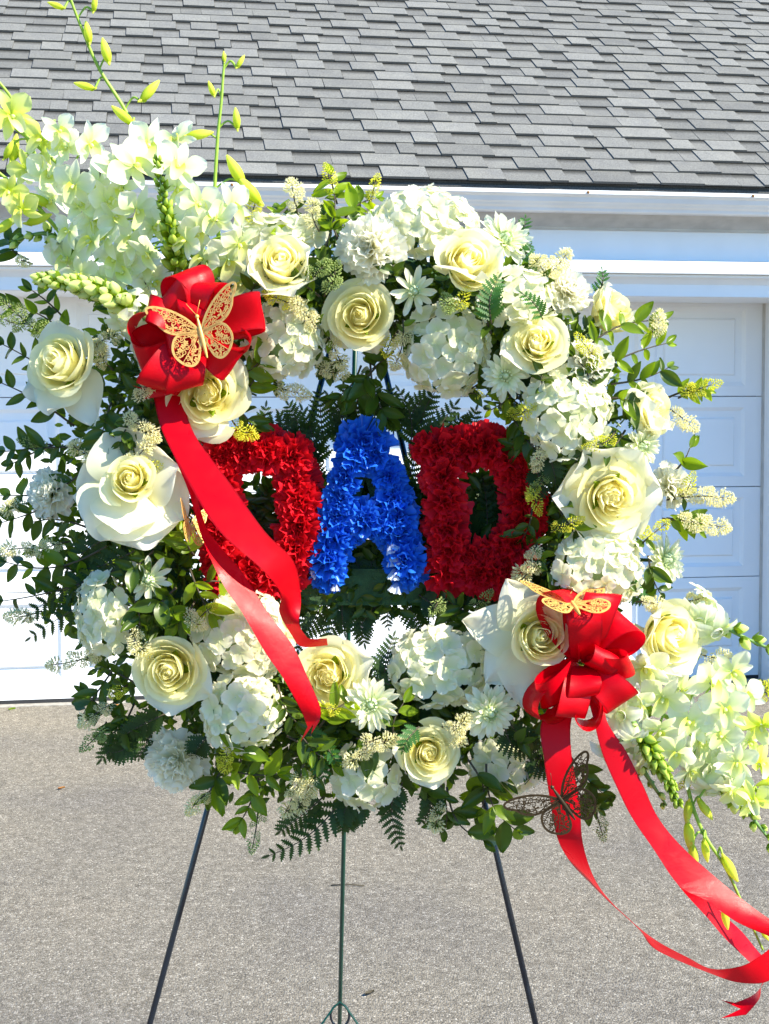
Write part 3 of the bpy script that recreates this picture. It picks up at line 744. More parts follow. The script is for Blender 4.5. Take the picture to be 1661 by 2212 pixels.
def leafy(x0, y0, x1, y1, label, Ya, Yb, L=46, npair=4, mats=('leaf_d',), bow=None, lead=True):
    P = curve3(x0, y0, x1, y1, Ya, Yb, rf.uniform(-.16, .16) if bow is None else bow)
    root = Matrix.Translation(P[0]); inv = root.inverted()
    t = thing('leafy_sprig', label, 'leafy sprig', root, 'privet leaf sprigs')
    put('twig', mesh_of('twig', tube([inv @ p for p in P], lambda q: .0016 * (1 - .6 * q), 5), M['twig']), t)
    N = len(P) - 1
    for k in range(npair):
        q = .22 + .78 * (k + .3) / npair; i = min(N - 1, int(q * N)); p = P[i].lerp(P[i + 1], q * N - i); ax = (P[i + 1] - P[i]).normalized()
        for sg in (-1, 1):
            if rf.random() < .10: continue
            sd = ax.cross(Vector((0, -1, 0))).normalized() * sg
            sd = Matrix.Rotation(rf.uniform(-.9, .9), 3, ax) @ sd
            d = (ax * rf.uniform(.45, .95) + sd * 1.0 + Vector((0, rf.uniform(-.35, .15), -.10))).normalized()
            nrm = Vector((rf.uniform(-.5, .5), -1, rf.uniform(-.1, .9)))
            put('leaf', rf.choice(LEAF), t, inv @ along(d, nrm, p, L * 1.15 * 1.8 / F * rf.uniform(.6, 1.2)), M[rf.choice(mats)])
    if lead:
        ax = (P[-1] - P[-2]).normalized()
        for s_ in (-.35, .35):
            put('leaf', rf.choice(LEAF), t, inv @ along(ax + Vector((0, 0, s_)), (rf.uniform(-.4, .4), -1, .4), P[-1], L * 1.12 * 1.5 / F * rf.uniform(.7, 1.05)), M[rf.choice(mats)])
    return t
def fern(x0, y0, x1, y1, label, Ya, Yb, L=36, n=9, mat='fern', bow=None):
    P = curve3(x0, y0, x1, y1, Ya, Yb, rf.uniform(-.14, .14) if bow is None else bow)
    root = Matrix.Translation(P[0]); inv = root.inverted()
    t = thing('fern_frond', label, 'fern frond', root, 'leatherleaf fern fronds')
    put('stalk', mesh_of('stalk', tube([inv @ p for p in P], lambda q: .0012 * (1 - .7 * q), 4), M['twig']), t)
    N = len(P) - 1; tilt = rf.uniform(-.5, .5)
    if (P[-1] - P[0]).length < 75 * PX: n, L = 6, L * .72
    for k in range(n):
        q = .10 + .88 * k / n; i = min(N - 1, int(q * N)); p = P[i].lerp(P[i + 1], q * N - i); ax = (P[i + 1] - P[i]).normalized()
        for sg in (-1, 1):
            sd = ax.cross(Vector((0, -1, tilt))).normalized() * sg
            d = (ax * .75 + sd).normalized() + Vector((0, rf.uniform(-.15, .15), -.05))
            ll = L * (1 - .72 * q ** 1.6) * rf.uniform(.88, 1.08)
            put('leaflet', PIN[0 if ll > 26 else 1 if ll > 15 else 2], t, inv @ along(d, (0, -1, .35 + tilt), p, ll * 1.15 * 1.8 / F), M[mat])
    put('leaflet', PIN[0], t, inv @ along((P[-1] - P[-2]), (0, -1, .4), P[-1] - (P[-1] - P[-2]) * .6, L * .5 * 1.8 / F), M[mat])
    return t
def floret_small(r_):
    parts = []
    L = r_.uniform(.7, 1.1)
    parts.append((ball(5, 3, lambda v: (L * v, .13 + .05 * v)), None))
    for k in range(4):
        parts.append((([Vector((0, 0, 0)), Vector((.28, -.14, .05)), Vector((.52, 0, .0)), Vector((.28, .14, .05))], [(0, 1, 2, 3)], [(0, .3), (0, .7), (0, 1), (0, .7)]),
                      Matrix.Translation((L, 0, 0)) @ Matrix.Rotation(k * pi / 2, 4, 'X') @ Matrix.Rotation(R(-60 + r_.uniform(-25, 25)), 4, 'Y')))
    return join(parts)
def panicle_G(q, budded):
    """cone of small tubular flowers along +X, one long, about .35 wide"""
    r_ = random.Random(q); parts = []
    n = 72
    bud = ball(5, 4, lambda v: (v * .8, .24 * sin(pi * (.1 + .85 * v))))
    for k in range(n):
        v = (k + .5) / n; a = k * 2.4; rad = .26 * (1 - v) ** .7 * r_.uniform(.5, 1.15) + .02
        d = Vector((.45 + .4 * v, cos(a), sin(a))); p = Vector((v * .95, cos(a) * rad, sin(a) * rad))
        s = (.15 if budded else .185) * r_.uniform(.75, 1.15) * (1.1 - .35 * v)
        G = bud if (budded or v > .8 or r_.random() < .25) else floret_small(r_)
        parts.append((G, along(d, (0, 0, 1), p, s)))
    for k in range(7):
        v = k / 7; a = k * 2.4
        parts.append((tube([(v * .9, 0, 0), (v * .9 + .1, .2 * (1 - v) * cos(a), .2 * (1 - v) * sin(a))], .010, 3), None))
    return join(parts)
PAN = {0: [mesh_of('blossoms', panicle_G(700 + q, False), M['blos']) for q in range(4)], 1: [mesh_of('blossoms', panicle_G(720 + q, True), M['blos']) for q in range(3)]}
for l in PAN.values():
    for me in l: me['n'] = 1
def blossom(x0, y0, x1, y1, label, Ya, Yb, kind='w', w=1.0, leaves=0):
    P = curve3(x0, y0, x1, y1, Ya, Yb, rf.uniform(-.1, .1), 8)
    root = Matrix.Translation(P[0]); inv = root.inverted()
    t = thing('blossom_sprig', label, 'blossom sprig', root, 'privet blossom sprigs')
    put('twig', mesh_of('twig', tube([inv @ p for p in P], lambda q: .0013 * (1 - .6 * q), 5), M['twig']), t)
    L = (P[-1] - P[0]).length; N = len(P) - 1
    mat = M[{'w': 'blos', 'y': 'blos_y', 'g': 'blos_g'}[kind]]
    n = max(1, int(round(L / (34 * PX))))
    for k in range(n + 1):
        if k == n: p, d, s = P[-1] - (P[-1] - P[-3]) * .8, P[-1] - P[-2], min(40 * PX, max(L * .6, 22 * PX))
        else:
            q = .25 + .6 * k / n; i = min(N - 1, int(q * N)); p = P[i]; ax = (P[i + 1] - P[i]).normalized()
            sd = ax.cross(Vector((0, -1, 0))).normalized() * (1 if k % 2 else -1)
            d = ax * .9 + sd * rf.uniform(.5, 1) + Vector((0, rf.uniform(-.6, .1), 0)); s = 30 * PX * rf.uniform(.8, 1.2)
        c = put('blossoms', rf.choice(PAN[1 if (kind != 'w' and rf.random() < .75) else 0]), t, inv @ along(d, (0, -1, .3), p, s * w * .95) @ Matrix.Diagonal((1, 1.25, 1.25, 1)), mat)
        c['kind'] = 'stuff'
    for k in range(leaves):
        p = P[1 + k % (N - 1)]; d = Vector((rf.uniform(-1, 1), rf.uniform(-.6, .1), rf.uniform(-1, 1))).normalized()
        put('leaf', rf.choice(LEAF), t, inv @ along(d, (rf.uniform(-.4, .4), -1, .5), p, 34 * PX * rf.uniform(.8, 1.2)), M[rf.choice(('leaf_d', 'leaf_m'))])
    return t
# ---------------------------------------------------------------- where things sit on the ring
RCX, RCY, RR = 790, 1095, 500
def dep(x, y):
    rho = (math.hypot(x - RCX, y - RCY) - RR) * PX
    return 1.868 - math.sqrt(max(.0006, .095 ** 2 - rho * rho))
LM = []
def lm(short, x, y): LM.append((short, x, y))

# easel
def between(p, q, t): return p.lerp(q, t)
apex = at(771, 551, 1.95)
fl_, fr_ = at(-33, 3545, 1.78), at(1464, 3545, 1.78)
fl_.z = fr_.z = 0.0
bk = at(722, 2710, 2.60); bk.z = 0.0
ez = thing('easel', 'dark wire easel of three legs carrying the wreath', 'easel', Matrix.Translation((0, 1.95, 0)))
iz = ez.matrix_world.inverted()
def leg(p, q, r, mat, nm='leg'):
    put(nm, mesh_of(nm, tube([iz @ p, iz @ p.lerp(q, .5), iz @ q], r, 10), mat), ez)
leg(apex + Vector((-.002, -.003, 0)), fl_, .0040, M['wire_k']); leg(apex + Vector((.002, .004, 0)), fr_, .0040, M['wire_k'])
leg(apex + Vector((0, .012, 0)), bk, .0036, M['wire_g'])
q_ = min((apex.lerp(bk, k / 400) for k in range(401)), key=lambda p: abs(project(p)[1] - 2166))
put('spreader', mesh_of('spreader', tube([iz @ p for p in (fl_.lerp(apex, .16) + Vector((0, .005, 0)), q_ + Vector((-.010, -.006, -.006)), q_ + Vector((0, -.008, .003)), q_ + Vector((.010, -.006, -.006)), fr_.lerp(apex, .16) + Vector((0, .005, 0)))], .0019, 8), M['wire_g']), ez)
put('ring', mesh_of('ring', tube([iz @ (q_ + Vector((.016 * cos(a), -.004, -.022 + .020 * sin(a)))) for a in [k * pi / 10 for k in range(21)]], .0021, 6, False), M['wire_k']), ez)
put('cap', mesh_of('cap', tube([iz @ (apex + Vector((-.016, .0, -.01))), iz @ (apex + Vector((0, .004, .012))), iz @ (apex + Vector((.016, 0, -.01)))], .006, 8), M['wire_k']), ez)

# wreath base: foam ring, cross bar of foam, bed of leaves
rc = at(RCX, RCY, 1.885)
wr = thing('wreath_base', 'green foam ring and foam bar bedded with dark leaves behind the flowers', 'wreath base', Matrix.Translation(rc))
def torus(Rm, r, n, m):
    V, Fc = [], []
    for i in range(n):
        a = 2 * pi * i / n
        for j in range(m):
            b = 2 * pi * j / m; V.append(Vector(((Rm + r * cos(b)) * cos(a), r * .8 * sin(b), (Rm + r * cos(b)) * sin(a))))
    for i in range(n):
        for j in range(m):
            Fc.append((i * m + j, i * m + (j + 1) % m, (i + 1) % n * m + (j + 1) % m, (i + 1) % n * m + j))
    return (V, Fc, [])
put('foam_ring', mesh_of('foam_ring', torus(RR * PX, .042, 72, 12), M['foam']), wr)
b0, b1 = at(620, 1224, 1.885) - rc, at(1145, 1302, 1.885) - rc
put('foam_bar', mesh_of('foam_bar', box(b0.x, b1.x, -.022, .03, b1.z, b0.z), M['foam'], smooth=False), wr)
ru = random.Random(5)
lf = sheet(2, 3, 1.0, lambda v: .24 * max(.03, sin(pi * (.06 + .9 * v))), lambda u, v: .1 * abs(u) - .15 * v * v)
parts, sel = [], []
for k in range(5200):
    a = ru.random() * 2 * pi; b = ru.uniform(-.25, pi + .25); r = ru.uniform(.036, .068)
    p = Vector(((RR * PX + r * cos(b)) * cos(a), -r * .95 * sin(b), (RR * PX + r * cos(b)) * sin(a)))
    nrm = Vector((cos(b) * cos(a), -sin(b), cos(b) * sin(a)))
    d = (nrm * ru.uniform(.1, 1) + Vector((ru.uniform(-1, 1), ru.uniform(-1, 1), ru.uniform(-1, 1)))).normalized()
    parts.append((lf, along(d, nrm + Vector((ru.uniform(-.6, .6), ru.uniform(-.6, .2), ru.uniform(-.3, .8))), p, ru.uniform(.014, .027))))
    sel += [0 if ru.random() < .8 else 1] * len(lf[1])
# ferny dark growth standing behind the letters
for k in range(1500):
    a_ = at(ru.uniform(455, 1135), ru.uniform(1052, 1240), 1.885) - rc
    p = Vector((a_.x, ru.uniform(-.012, .03), a_.z))
    d = Vector((ru.uniform(-1, 1), ru.uniform(-.3, .3), ru.uniform(-.6, 1))).normalized()
    parts.append((lf, along(d, (ru.uniform(-.5, .5), -1, ru.uniform(-.3, .6)), p, ru.uniform(.016, .028)))); sel += [0] * len(lf[1])
for k in range(640):
    a_ = (at(ru.uniform(1000, 1100), ru.uniform(1030, 1120), 1.89) if k % 3 else at(ru.uniform(770, 820), ru.uniform(1020, 1090), 1.89)) - rc
    d = Vector((ru.uniform(-1, 1), ru.uniform(-.3, .3), ru.uniform(-.6, 1))).normalized()
    parts.append((lf, along(d, (ru.uniform(-.5, .5), -1, ru.uniform(-.3, .6)), Vector((a_.x, ru.uniform(-.005, .03), a_.z)), ru.uniform(.013, .022)))); sel += [0] * len(lf[1])
# looser leaves round the outer edge
for k in range(1500):
    a = ru.uniform(.5, 2 * pi - .5) if k % 3 else ru.uniform(2.1, 4.4); r = RR * PX + ru.uniform(.05, .125 if 2.1 < a < 4.4 else .095)
    p = Vector((r * cos(a), ru.uniform(-.035, .03), r * sin(a)))
    d = (Vector((cos(a), 0, sin(a))) * .8 + Vector((ru.uniform(-1, 1), ru.uniform(-.5, .5), ru.uniform(-1, 1)))).normalized()
    parts.append((lf, along(d, (ru.uniform(-.5, .5), -1, ru.uniform(-.2, .7)), p, ru.uniform(.012, .025)))); sel += [0 if ru.random() < .7 else 1] * len(lf[1])
# leaves tucked along the bar and behind the letters
for k in range(700):
    p = Vector((ru.uniform(b0.x - .05, b1.x), ru.uniform(-.03, .03), ru.uniform(b1.z - .010, b0.z + .015)))
    d = Vector((ru.uniform(-1, 1), ru.uniform(-.8, .3), ru.uniform(-.8, .5))).normalized()
    parts.append((lf, along(d, (ru.uniform(-.5, .5), -1, ru.uniform(-.3, .6)), p, ru.uniform(.014, .024)))); sel += [0] * len(lf[1])
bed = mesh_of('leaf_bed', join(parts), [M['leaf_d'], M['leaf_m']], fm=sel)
o = put('leaf_bed', bed, wr); o['kind'] = 'stuff'

# ---------------------------------------------------------------- letters of carnation blooms
def letter(name, label, cen, segs, mats, rmap, Yc=1.852):
    xs = sum(c[0] for c in cen) / len(cen); ys = sum(c[1] for c in cen) / len(cen)
    root = Matrix.Translation(at(xs, ys, Yc)); inv = root.inverted()
    t = thing(name, label, 'flower letter', root, 'flower letters spelling the word')
    bars = []
    for (x0, y0, x1, y1) in segs:
        a, b = at(x0, y0, Yc + .012), at(x1, y1, Yc + .012)
        m = inv @ along(b - a, (0, -1, 0), a, 1)
        L = (b - a).length
        bars.append((box(-.012, L + .012, -.014, .014, -.008 - .0003 * len(bars), .010 + .0003 * len(bars)), m))
    put('foam_back', mesh_of('foam_back', join(bars), M['foam'], smooth=False), t)
    rl = random.Random(len(cen) * 7)
    for i, c in enumerate(cen):
        x, y = c[0], c[1]; r = (c[2] if len(c) > 2 else 47) * (1.05 if name == 'letter_a' else 1.15)
        f = facing(rl.uniform(-.35, .35), rl.uniform(-.35, .35))
        put('carnation_bloom', BLOOM_R[i % 5], t, inv @ frame(f, rl.random() * 6, at(x + rl.uniform(-3, 3), y + rl.uniform(-3, 3), Yc - rl.uniform(.010, .020)), r * Yc / F), M[rmap(i, x, y)])
    return t
DL = [(482, 985), (478, 1040), (474, 1095), (478, 1150), (482, 1205), (492, 1246), (530, 976), (580, 975), (630, 985), (500, 975, 40), (636, 1035), (646, 1085), (645, 1135), (640, 1185), (622, 1225, 50), (540, 1244), (590, 1240), (575, 1212, 36)]
letter('letter_d', 'red carnation letter D half hidden behind the red ribbon tails', DL, [(480, 985, 480, 1245), (480, 980, 620, 980), (640, 1020, 640, 1200), (480, 1240, 610, 1240)], None, lambda i, x, y: 'red_c')
AL = [(785, 955, 52), (768, 975, 50), (806, 980, 50), (744, 1030, 38), (735, 1078, 42), (728, 1120), (716, 1165), (708, 1210), (705, 1238, 42), (840, 1028, 38), (852, 1074, 42), (858, 1118), (864, 1165), (874, 1210), (880, 1240, 42), (792, 1122, 44), (768, 1130, 38), (818, 1130, 38), (756, 1152, 34), (838, 1152, 34), (792, 992, 34)]
letter('letter_a', 'blue dyed carnation letter A with pale petals at its feet', AL, [(785, 955, 715, 1235), (790, 955, 872, 1235), (745, 1110, 845, 1110)], None, lambda i, x, y: 'blue_c')
DR = [(948, 975), (955, 1030), (960, 1085), (965, 1140), (968, 1190), (972, 1235, 50), (1000, 968), (1050, 965), (1092, 980), (1118, 1020), (1128, 1075), (1126, 1130), (1112, 1180), (1090, 1222, 50), (1030, 1238), (1060, 1240, 46), (1010, 1198, 38), (1065, 1195, 36), (1006, 985, 34), (920, 965, 34)]
letter('letter_d', 'red carnation letter D nearest the lower bow, fully in view', DR, [(955, 980, 970, 1240), (950, 970, 1090, 970), (1122, 1010, 1115, 1190), (970, 1240, 1085, 1230)], None, lambda i, x, y: 'red_c')
lm('the blue letter A', 795, 1100); lm('the ribbon-crossed letter D', 560, 1110); lm('the open letter D', 1040, 1100)
# a few undyed petals show under the foot of the A
la = [o for o in bpy.data.objects if o.name == 'letter_a'][0]
for x, y, an, L in ((838, 1170, -60, 28), (846, 1195, -75, 30), (852, 1225, -100, 30), (724, 1256, -90, 22), (858, 1256, -110, 28), (690, 1236, 200, 20)):
    put('pale_petal', CPM[x % 8], la, la.matrix_world.inverted() @ along((cos(R(an)), -.3, sin(R(an))), (0, -1, .2), at(x, y, 1.825), L * PX), M['pale_c'])

# ---------------------------------------------------------------- roses
rose(605, 580, 78, .12, .5, 'cream rose between the upper bow and a flat hydrangea', 'cup', guards=[(-70, 88, 66, 0, .1, 25), (200, 84, 62, 0, .15, 30), (20, 80, 60, 0, .2, 35)]); lm('the rose beside the upper bow', 605, 578)
rose(780, 682, 72, -.15, .0, 'greenish cream rose facing forward at the top centre of the hole', 'open', guards=[(200, 95, 55, 0, -.2, -10), (285, 85, 45, 0, -.4, -15)]); lm('the rose over the hole', 780, 690)
rose(1003, 572, 78, .35, .35, 'large pale yellow rose overlapping the topmost hydrangea', 'cup', guards=[(20, 85, 70, 0, .2, 25), (250, 80, 70, 0, .3, 40)]); lm('the topmost yellow rose', 1000, 570)
rose(1312, 680, 66, .9, .8, 'side-on cream rose opening to the upper right beside white carnations', 'cup', guards=[(150, 78, 60, 0, .2, 45), (-60, 70, 60, 0, .2, 40)]); lm('the highest side-on rose', 1315, 675)
rose(1160, 742, 62, -.15, .45, 'small tight yellow rose above a green-centred chrysanthemum', 'ruffle', guards=[(205, 80, 48, 0, .1, 15)]); lm('the small tight rose', 1160, 745)
rose(1390, 888, 68, 1.0, .35, 'side-on cream rose at the outer edge above a leaning chrysanthemum', 'cup', guards=[(200, 75, 62, 0, .2, 45), (-80, 78, 55, 0, .2, 40), (85, 70, 55, 0, .2, 42)]); lm('the outer side-on rose', 1390, 888)
rose(1318, 1068, 84, .15, -.1, 'largest yellow rose, wide open beside the fully visible letter D', 'ruffle', guards=[(120, 112, 80, 0, .1, 12), (60, 108, 72, 0, .1, 12), (185, 112, 74, 0, .0, 4), (300, 112, 74, 0, .0, 2), (245, 108, 72, 0, .05, 4), (0, 108, 70, 0, 0, 6)]); lm('the largest yellow rose', 1318, 1068)
rose(142, 792, 84, -.42, .32, 'pale rose with a drooping lower petal at the far left edge', 'cup', guards=[(-58, 135, 58, 1, -.1, -5), (100, 98, 62, 0, .1, 25), (215, 105, 60, 0, .0, 6), (250, 100, 60, 0, .0, 8)], dz=-.045); lm('the far left rose', 142, 792)
rose(445, 850, 84, .05, .0, 'ruffled peach cream rose just under the upper bow', 'ruffle', guards=[(-110, 92, 70, 0, 0, 6), (40, 92, 60, 0, 0, 12)]); lm('the rose under the upper bow', 445, 850)
rose(283, 1040, 66, .05, .32, 'huge rose with wide flat outer petals beside the ribbon tails', 'cup', guards=[(188, 128, 95, 0, -.1, -14), (112, 118, 80, 0, .05, 0), (236, 135, 92, 0, -.08, -8), (284, 140, 98, 0, -.08, -10), (330, 130, 90, 0, -.05, -8), (262, 110, 80, 0, .10, 6), (15, 100, 70, 0, .1, 10)], dz=-.02); lm('the huge wide-petalled rose', 283, 1050)
rose(368, 1446, 78, -.1, .0, 'yellow-hearted rose at the lower left above a lone carnation', 'open', guards=[(-30, 98, 60, 1, .0, 8), (-90, 92, 66, 0, 0, 8)]); lm('the lower left rose', 368, 1446)
rose(712, 1458, 76, -.15, .15, 'soft yellow rose touching the end of the ribbon tail', 'ruffle', guards=[(20, 90, 62, 0, 0, 10), (-60, 86, 62, 0, 0, 8)]); lm('the rose at the ribbon end', 712, 1458)
rose(1160, 1375, 82, .18, .2, 'pale rose with sharply pointed outer petals next to the lower bow', 'cup', guards=[(165, 150, 66, 1, -.1, -8), (222, 135, 74, 1, -.1, -12), (262, 150, 84, 1, -.1, -10), (115, 128, 64, 1, .0, 0), (70, 95, 60, 0, .1, 12)], dz=-.012); lm('the pointed-petalled rose', 1150, 1380)
rose(1434, 1370, 84, .5, .12, 'large yellow rose opening to the right of the lower bow', 'cup', guards=[(150, 118, 62, 1, .1, 40), (215, 105, 66, 1, .1, 25), (-75, 100, 66, 0, .1, 30)], dz=-.035); lm('the rose right of the lower bow', 1440, 1368)
rose(925, 1624, 62, .1, .12, 'lowest yellow rose, centred at the bottom of the wreath', 'open', guards=[(175, 72, 46, 0, 0, 8), (-80, 74, 52, 0, 0, 6)]); lm('the lowest rose', 925, 1624)

# ---------------------------------------------------------------- hydrangeas
for a in [
    (918, 480, 108, 74, .1, .55, 'topmost white hydrangea on the crest of the wreath', 'the topmost hydrangea'),
    (960, 755, 94, 94, -.05, -.1, 'big white hydrangea hanging over the fully visible letter D', 'the hydrangea above the letters'),
    (612, 728, 82, 84, .1, -.15, 'cream white hydrangea touching the right side of the upper bow', 'the hydrangea by the upper bow'),
    (1226, 892, 88, 98, .1, .05, 'white hydrangea between the small rose and the largest rose', 'the hydrangea on the ring right'),
    (1290, 1228, 98, 80, .15, .1, 'white hydrangea directly above the lower bow', 'the hydrangea above the lower bow'),
    (528, 1372, 108, 92, -.05, .05, 'wide white hydrangea crossed by the falling ribbon tail', 'the ribbon-crossed hydrangea'),
    (526, 1540, 84, 82, -.1, -.1, 'greenish white hydrangea below the ribbon tail end', 'the low greenish hydrangea'),
    (948, 1440, 108, 80, .05, .1, 'white hydrangea between the ribbon-end rose and the pointed-petalled rose', 'the hydrangea below the letters'),
    (222, 1325, 58, 86, -.5, .0, 'narrow shaded hydrangea at the left edge under the huge rose', 'the shaded left hydrangea'),
    (788, 1680, 66, 66, -.1, -.35, 'shaded hydrangea with broad petals at the very bottom', 'the bottom hydrangea'),
    (1090, 1655, 78, 62, .05, -.3, 'dim hydrangea behind leaves near the bronze butterfly', 'the hydrangea near the bronze butterfly'),
    (612, 500, 84, 36, .0, .9, 'flat white hydrangea seen edge-on above a cream rose', 'the flat edge-on hydrangea'),
    (1118, 645, 82, 62, .25, .35, 'white hydrangea behind fern leaflets near the topmost yellow rose', 'the fern-covered hydrangea'),
    (345, 742, 56, 66, -.3, .0, 'half hidden hydrangea behind the left loops of the upper bow', 'the hydrangea behind the bow')]:
    x, y = a[0], a[1]
    lm(a[7], x, y); hydrangea(*a[:7], fr=31 if y == 1680 else 25, dz=.02 if y in (742, 1655) else -.02 if x == 222 else 0)
# ---------------------------------------------------------------- carnations and mums
for a in [(802, 538, 74, -.25, .15, 'big frilly white carnation against the topmost hydrangea', 'the big top carnation'),
          (1224, 632, 54, .4, .5, 'white carnation beside the highest side-on rose', 'the carnation by the side-on rose'),
          (1276, 786, 54, .6, .4, 'white carnation below the highest side-on rose', 'the carnation under the side-on rose'),
          (1446, 1050, 52, .8, .15, 'white carnation at the outer edge past the largest rose', 'the outer edge carnation'),
          (112, 1068, 56, -.5, .0, 'bluish shaded carnation at the left edge by the huge rose', 'the left edge carnation'),
          (384, 1640, 72, -.3, -.35, 'large shaded white carnation hanging lowest at the lower left', 'the lowest left carnation')]:
    lm(a[6], a[0], a[1]); carnation(*a[:6], dz=-.03 if a[0] == 112 else 0)
for a in [(1092, 812, 54, -.05, .0, 'grey-green white chrysanthemum below the small tight rose', 'the mum under the small rose'),
          (893, 628, 52, .2, -.2, 'sparse spidery chrysanthemum between two roses at the top', 'the spidery top mum'),
          (1088, 520, 62, .35, .6, 'white chrysanthemum on the crest next to a fern tip', 'the crest mum'),
          (802, 1522, 60, -.05, .15, 'white chrysanthemum with a pale green button above the bottom hydrangea', 'the mum above the bottom hydrangea'),
          (1056, 1537, 62, .2, -.1, 'full white chrysanthemum left of the lower bow', 'the mum left of the lower bow'),
          (322, 1252, 54, .0, .0, 'sparse white chrysanthemum below the huge rose', 'the mum below the huge rose'),
          (1434, 1210, 56, .8, .1, 'white chrysanthemum at the outer edge above the lower right rose', 'the outer edge mum'),
          (1384, 962, 50, .5, -.2, 'white chrysanthemum tucked between outer rose and largest rose', 'the tucked mum')]:
    lm(a[6], a[0], a[1])
    few = a[0] in (322, 893)
    mum(*a[:6], rows=((10, 0, 1.05), (7, 16, .8)) if few else ((17, 4, 1.05), (15, 16, .95), (14, 32, .78)))

# ---------------------------------------------------------------- orchid sprays
D0 = 1.82
spray([(420, 560, D0), (375, 490, 1.81), (290, 275, 1.80), (215, 150, 1.79), (180, 70, 1.78), (150, -10, 1.77), (138, -70, 1.77)],
      [(318, 312, 46, -.1, .0), (383, 302, 44, .3, .2)],
      [(204, 8, 34, 80), (190, 72, 44, 100), (229, 112, 52, 105), (184, 186, 42, 165), (322, 198, 56, 50), (266, 250, 54, 140), (122, 12, 34, 160)],
      'tall orchid spray with green buds leaving the top edge')
spray([(475, 600, D0), (470, 470, 1.80), (464, 420, 1.80), (470, 300, 1.80), (478, 220, 1.80), (483, 150, 1.80), (487, 118, 1.80)], [],
      [(484, 124, 24, 95), (519, 134, 30, 60), (457, 193, 32, 110), (511, 258, 42, 95), (428, 291, 56, 10), (510, 370, 66, 120), (540, 412, 70, 130)],
      'thin upright orchid stem of green buds above the upper bow')
spray([(340, 545, D0), (220, 432, 1.80), (150, 375, 1.79), (85, 320, 1.78), (20, 270, 1.77), (-60, 235, 1.76)],
      [(92, 302, 44, -.2, .2), (126, 282, 40, .1, .5), (147, 322, 40, .2, -.2), (192, 310, 50, .4, .3), (105, 382, 46, -.2, .1), (172, 447, 46, .0, .1), (230, 436, 44, .1, .1), (60, 366, 40, -.3, .1), (160, 400, 42, .1, .2), (112, 432, 42, -.1, .0), (212, 395, 44, .2, .2), (150, 500, 42, -.1, .0)],
      [(18, 325, 40, 60)], 'orchid spray of open white blooms reaching to the left edge')
spray([(165, 545, D0), (75, 440, 1.78), (0, 375, 1.77), (-60, 325, 1.76)],
      [(48, 455, 42, -.1, .1), (147, 560, 52, -.1, .1), (18, 412, 36, -.3, .2)], [(84, 432, 58, 155), (82, 474, 54, 20), (10, 488, 52, 220)],
      'orchid spray with plump green buds just above the pale bud spike')
spray([(95, 380, 1.80), (60, 300, 1.79), (35, 230, 1.79), (0, 180, 1.78), (-50, 130, 1.77)], [(25, 250, 46, .2, .0)], [(30, 322, 56, 80), (52, 345, 44, 120)],
      'short orchid spray crossing the left edge beneath the roof')
spray([(425, 600, D0), (350, 520, 1.80), (290, 440, 1.79), (272, 370, 1.78)],
      [(247, 360, 52, -.1, .2), (290, 358, 52, .1, .3), (265, 405, 52, .0, .0), (293, 452, 50, .1, .0), (200, 478, 50, -.2, .0), (250, 468, 46, .1, .1), (229, 515, 50, -.1, .0), (280, 520, 48, .1, .0), (200, 522, 48, -.2, -.1), (250, 562, 48, .0, -.1), (322, 548, 46, .1, .0), (304, 575, 46, .1, -.1), (268, 590, 46, -.1, -.2), (330, 610, 40, .1, -.2), (330, 490, 44, .2, .1), (366, 470, 42, .2, .1), (215, 600, 40, -.2, .0), (170, 590, 40, -.2, .0)],
      [], 'dense cluster of white orchid blooms behind the green bud spike')
spray([(452, 610, D0), (432, 500, 1.79), (415, 400, 1.79)],
      [(383, 362, 48, .2, .2), (380, 405, 46, .1, .0), (429, 440, 50, .1, .1), (468, 476, 50, .2, .1), (426, 500, 48, .0, .0), (497, 447, 46, .4, .1), (402, 520, 46, .0, .0), (514, 525, 48, .3, .0), (492, 562, 46, .2, -.2), (438, 560, 40, .0, -.1), (520, 605, 44, .3, -.3)],
      [], 'cluster of white orchid blooms directly above the upper bow')
spray([(1330, 1560, D0), (1420, 1540, 1.79), (1540, 1625, 1.77), (1600, 1680, 1.76), (1700, 1765, 1.74)],
      [(1393, 1440, 46, .2, .0), (1431, 1505, 56, -.1, .0), (1535, 1474, 60, .1, .2), (1470, 1490, 48, .1, .2), (1565, 1530, 54, .2, .0), (1605, 1502, 52, .3, .2), (1580, 1450, 44, .2, .3), (1645, 1565, 48, .4, .0), (1508, 1602, 48, .0, -.1), (1561, 1592, 48, .2, .1), (1490, 1560, 44, .0, .0), (1615, 1600, 44, .3, .0), (1375, 1520, 40, -.1, .0), (1425, 1575, 44, .0, -.1), (1462, 1625, 44, .0, -.1), (1542, 1655, 46, .2, -.1), (1592, 1645, 46, .2, .0), (1640, 1650, 42, .3, .0), (1490, 1665, 42, .1, -.2), (1580, 1705, 42, .1, -.1), (1628, 1730, 42, .2, .0), (1340, 1490, 42, .0, .1), (1410, 1455, 44, .1, .2)],
      [(1519, 1744, 44, -60), (1600, 1690, 60, -45), (1655, 1690, 40, 200)], 'big orchid spray of open blooms right of the lower bow')
spray([(1470, 1620, 1.80), (1490, 1720, 1.77), (1520, 1800, 1.76), (1570, 1880, 1.75), (1620, 1990, 1.74), (1648, 2052, 1.74)], [],
      [(1528, 1752, 40, -60), (1489, 1806, 62, -85), (1498, 1848, 56, -80), (1524, 1836, 46, -80), (1576, 1874, 58, -60), (1567, 1982, 44, -80), (1652, 2020, 26, -50), (1486, 1752, 50, -95)],
      'drooping bud stem of orchid hanging over the long ribbon')
lm('the upper orchids', 270, 470); lm('the lower right orchids', 1520, 1530)
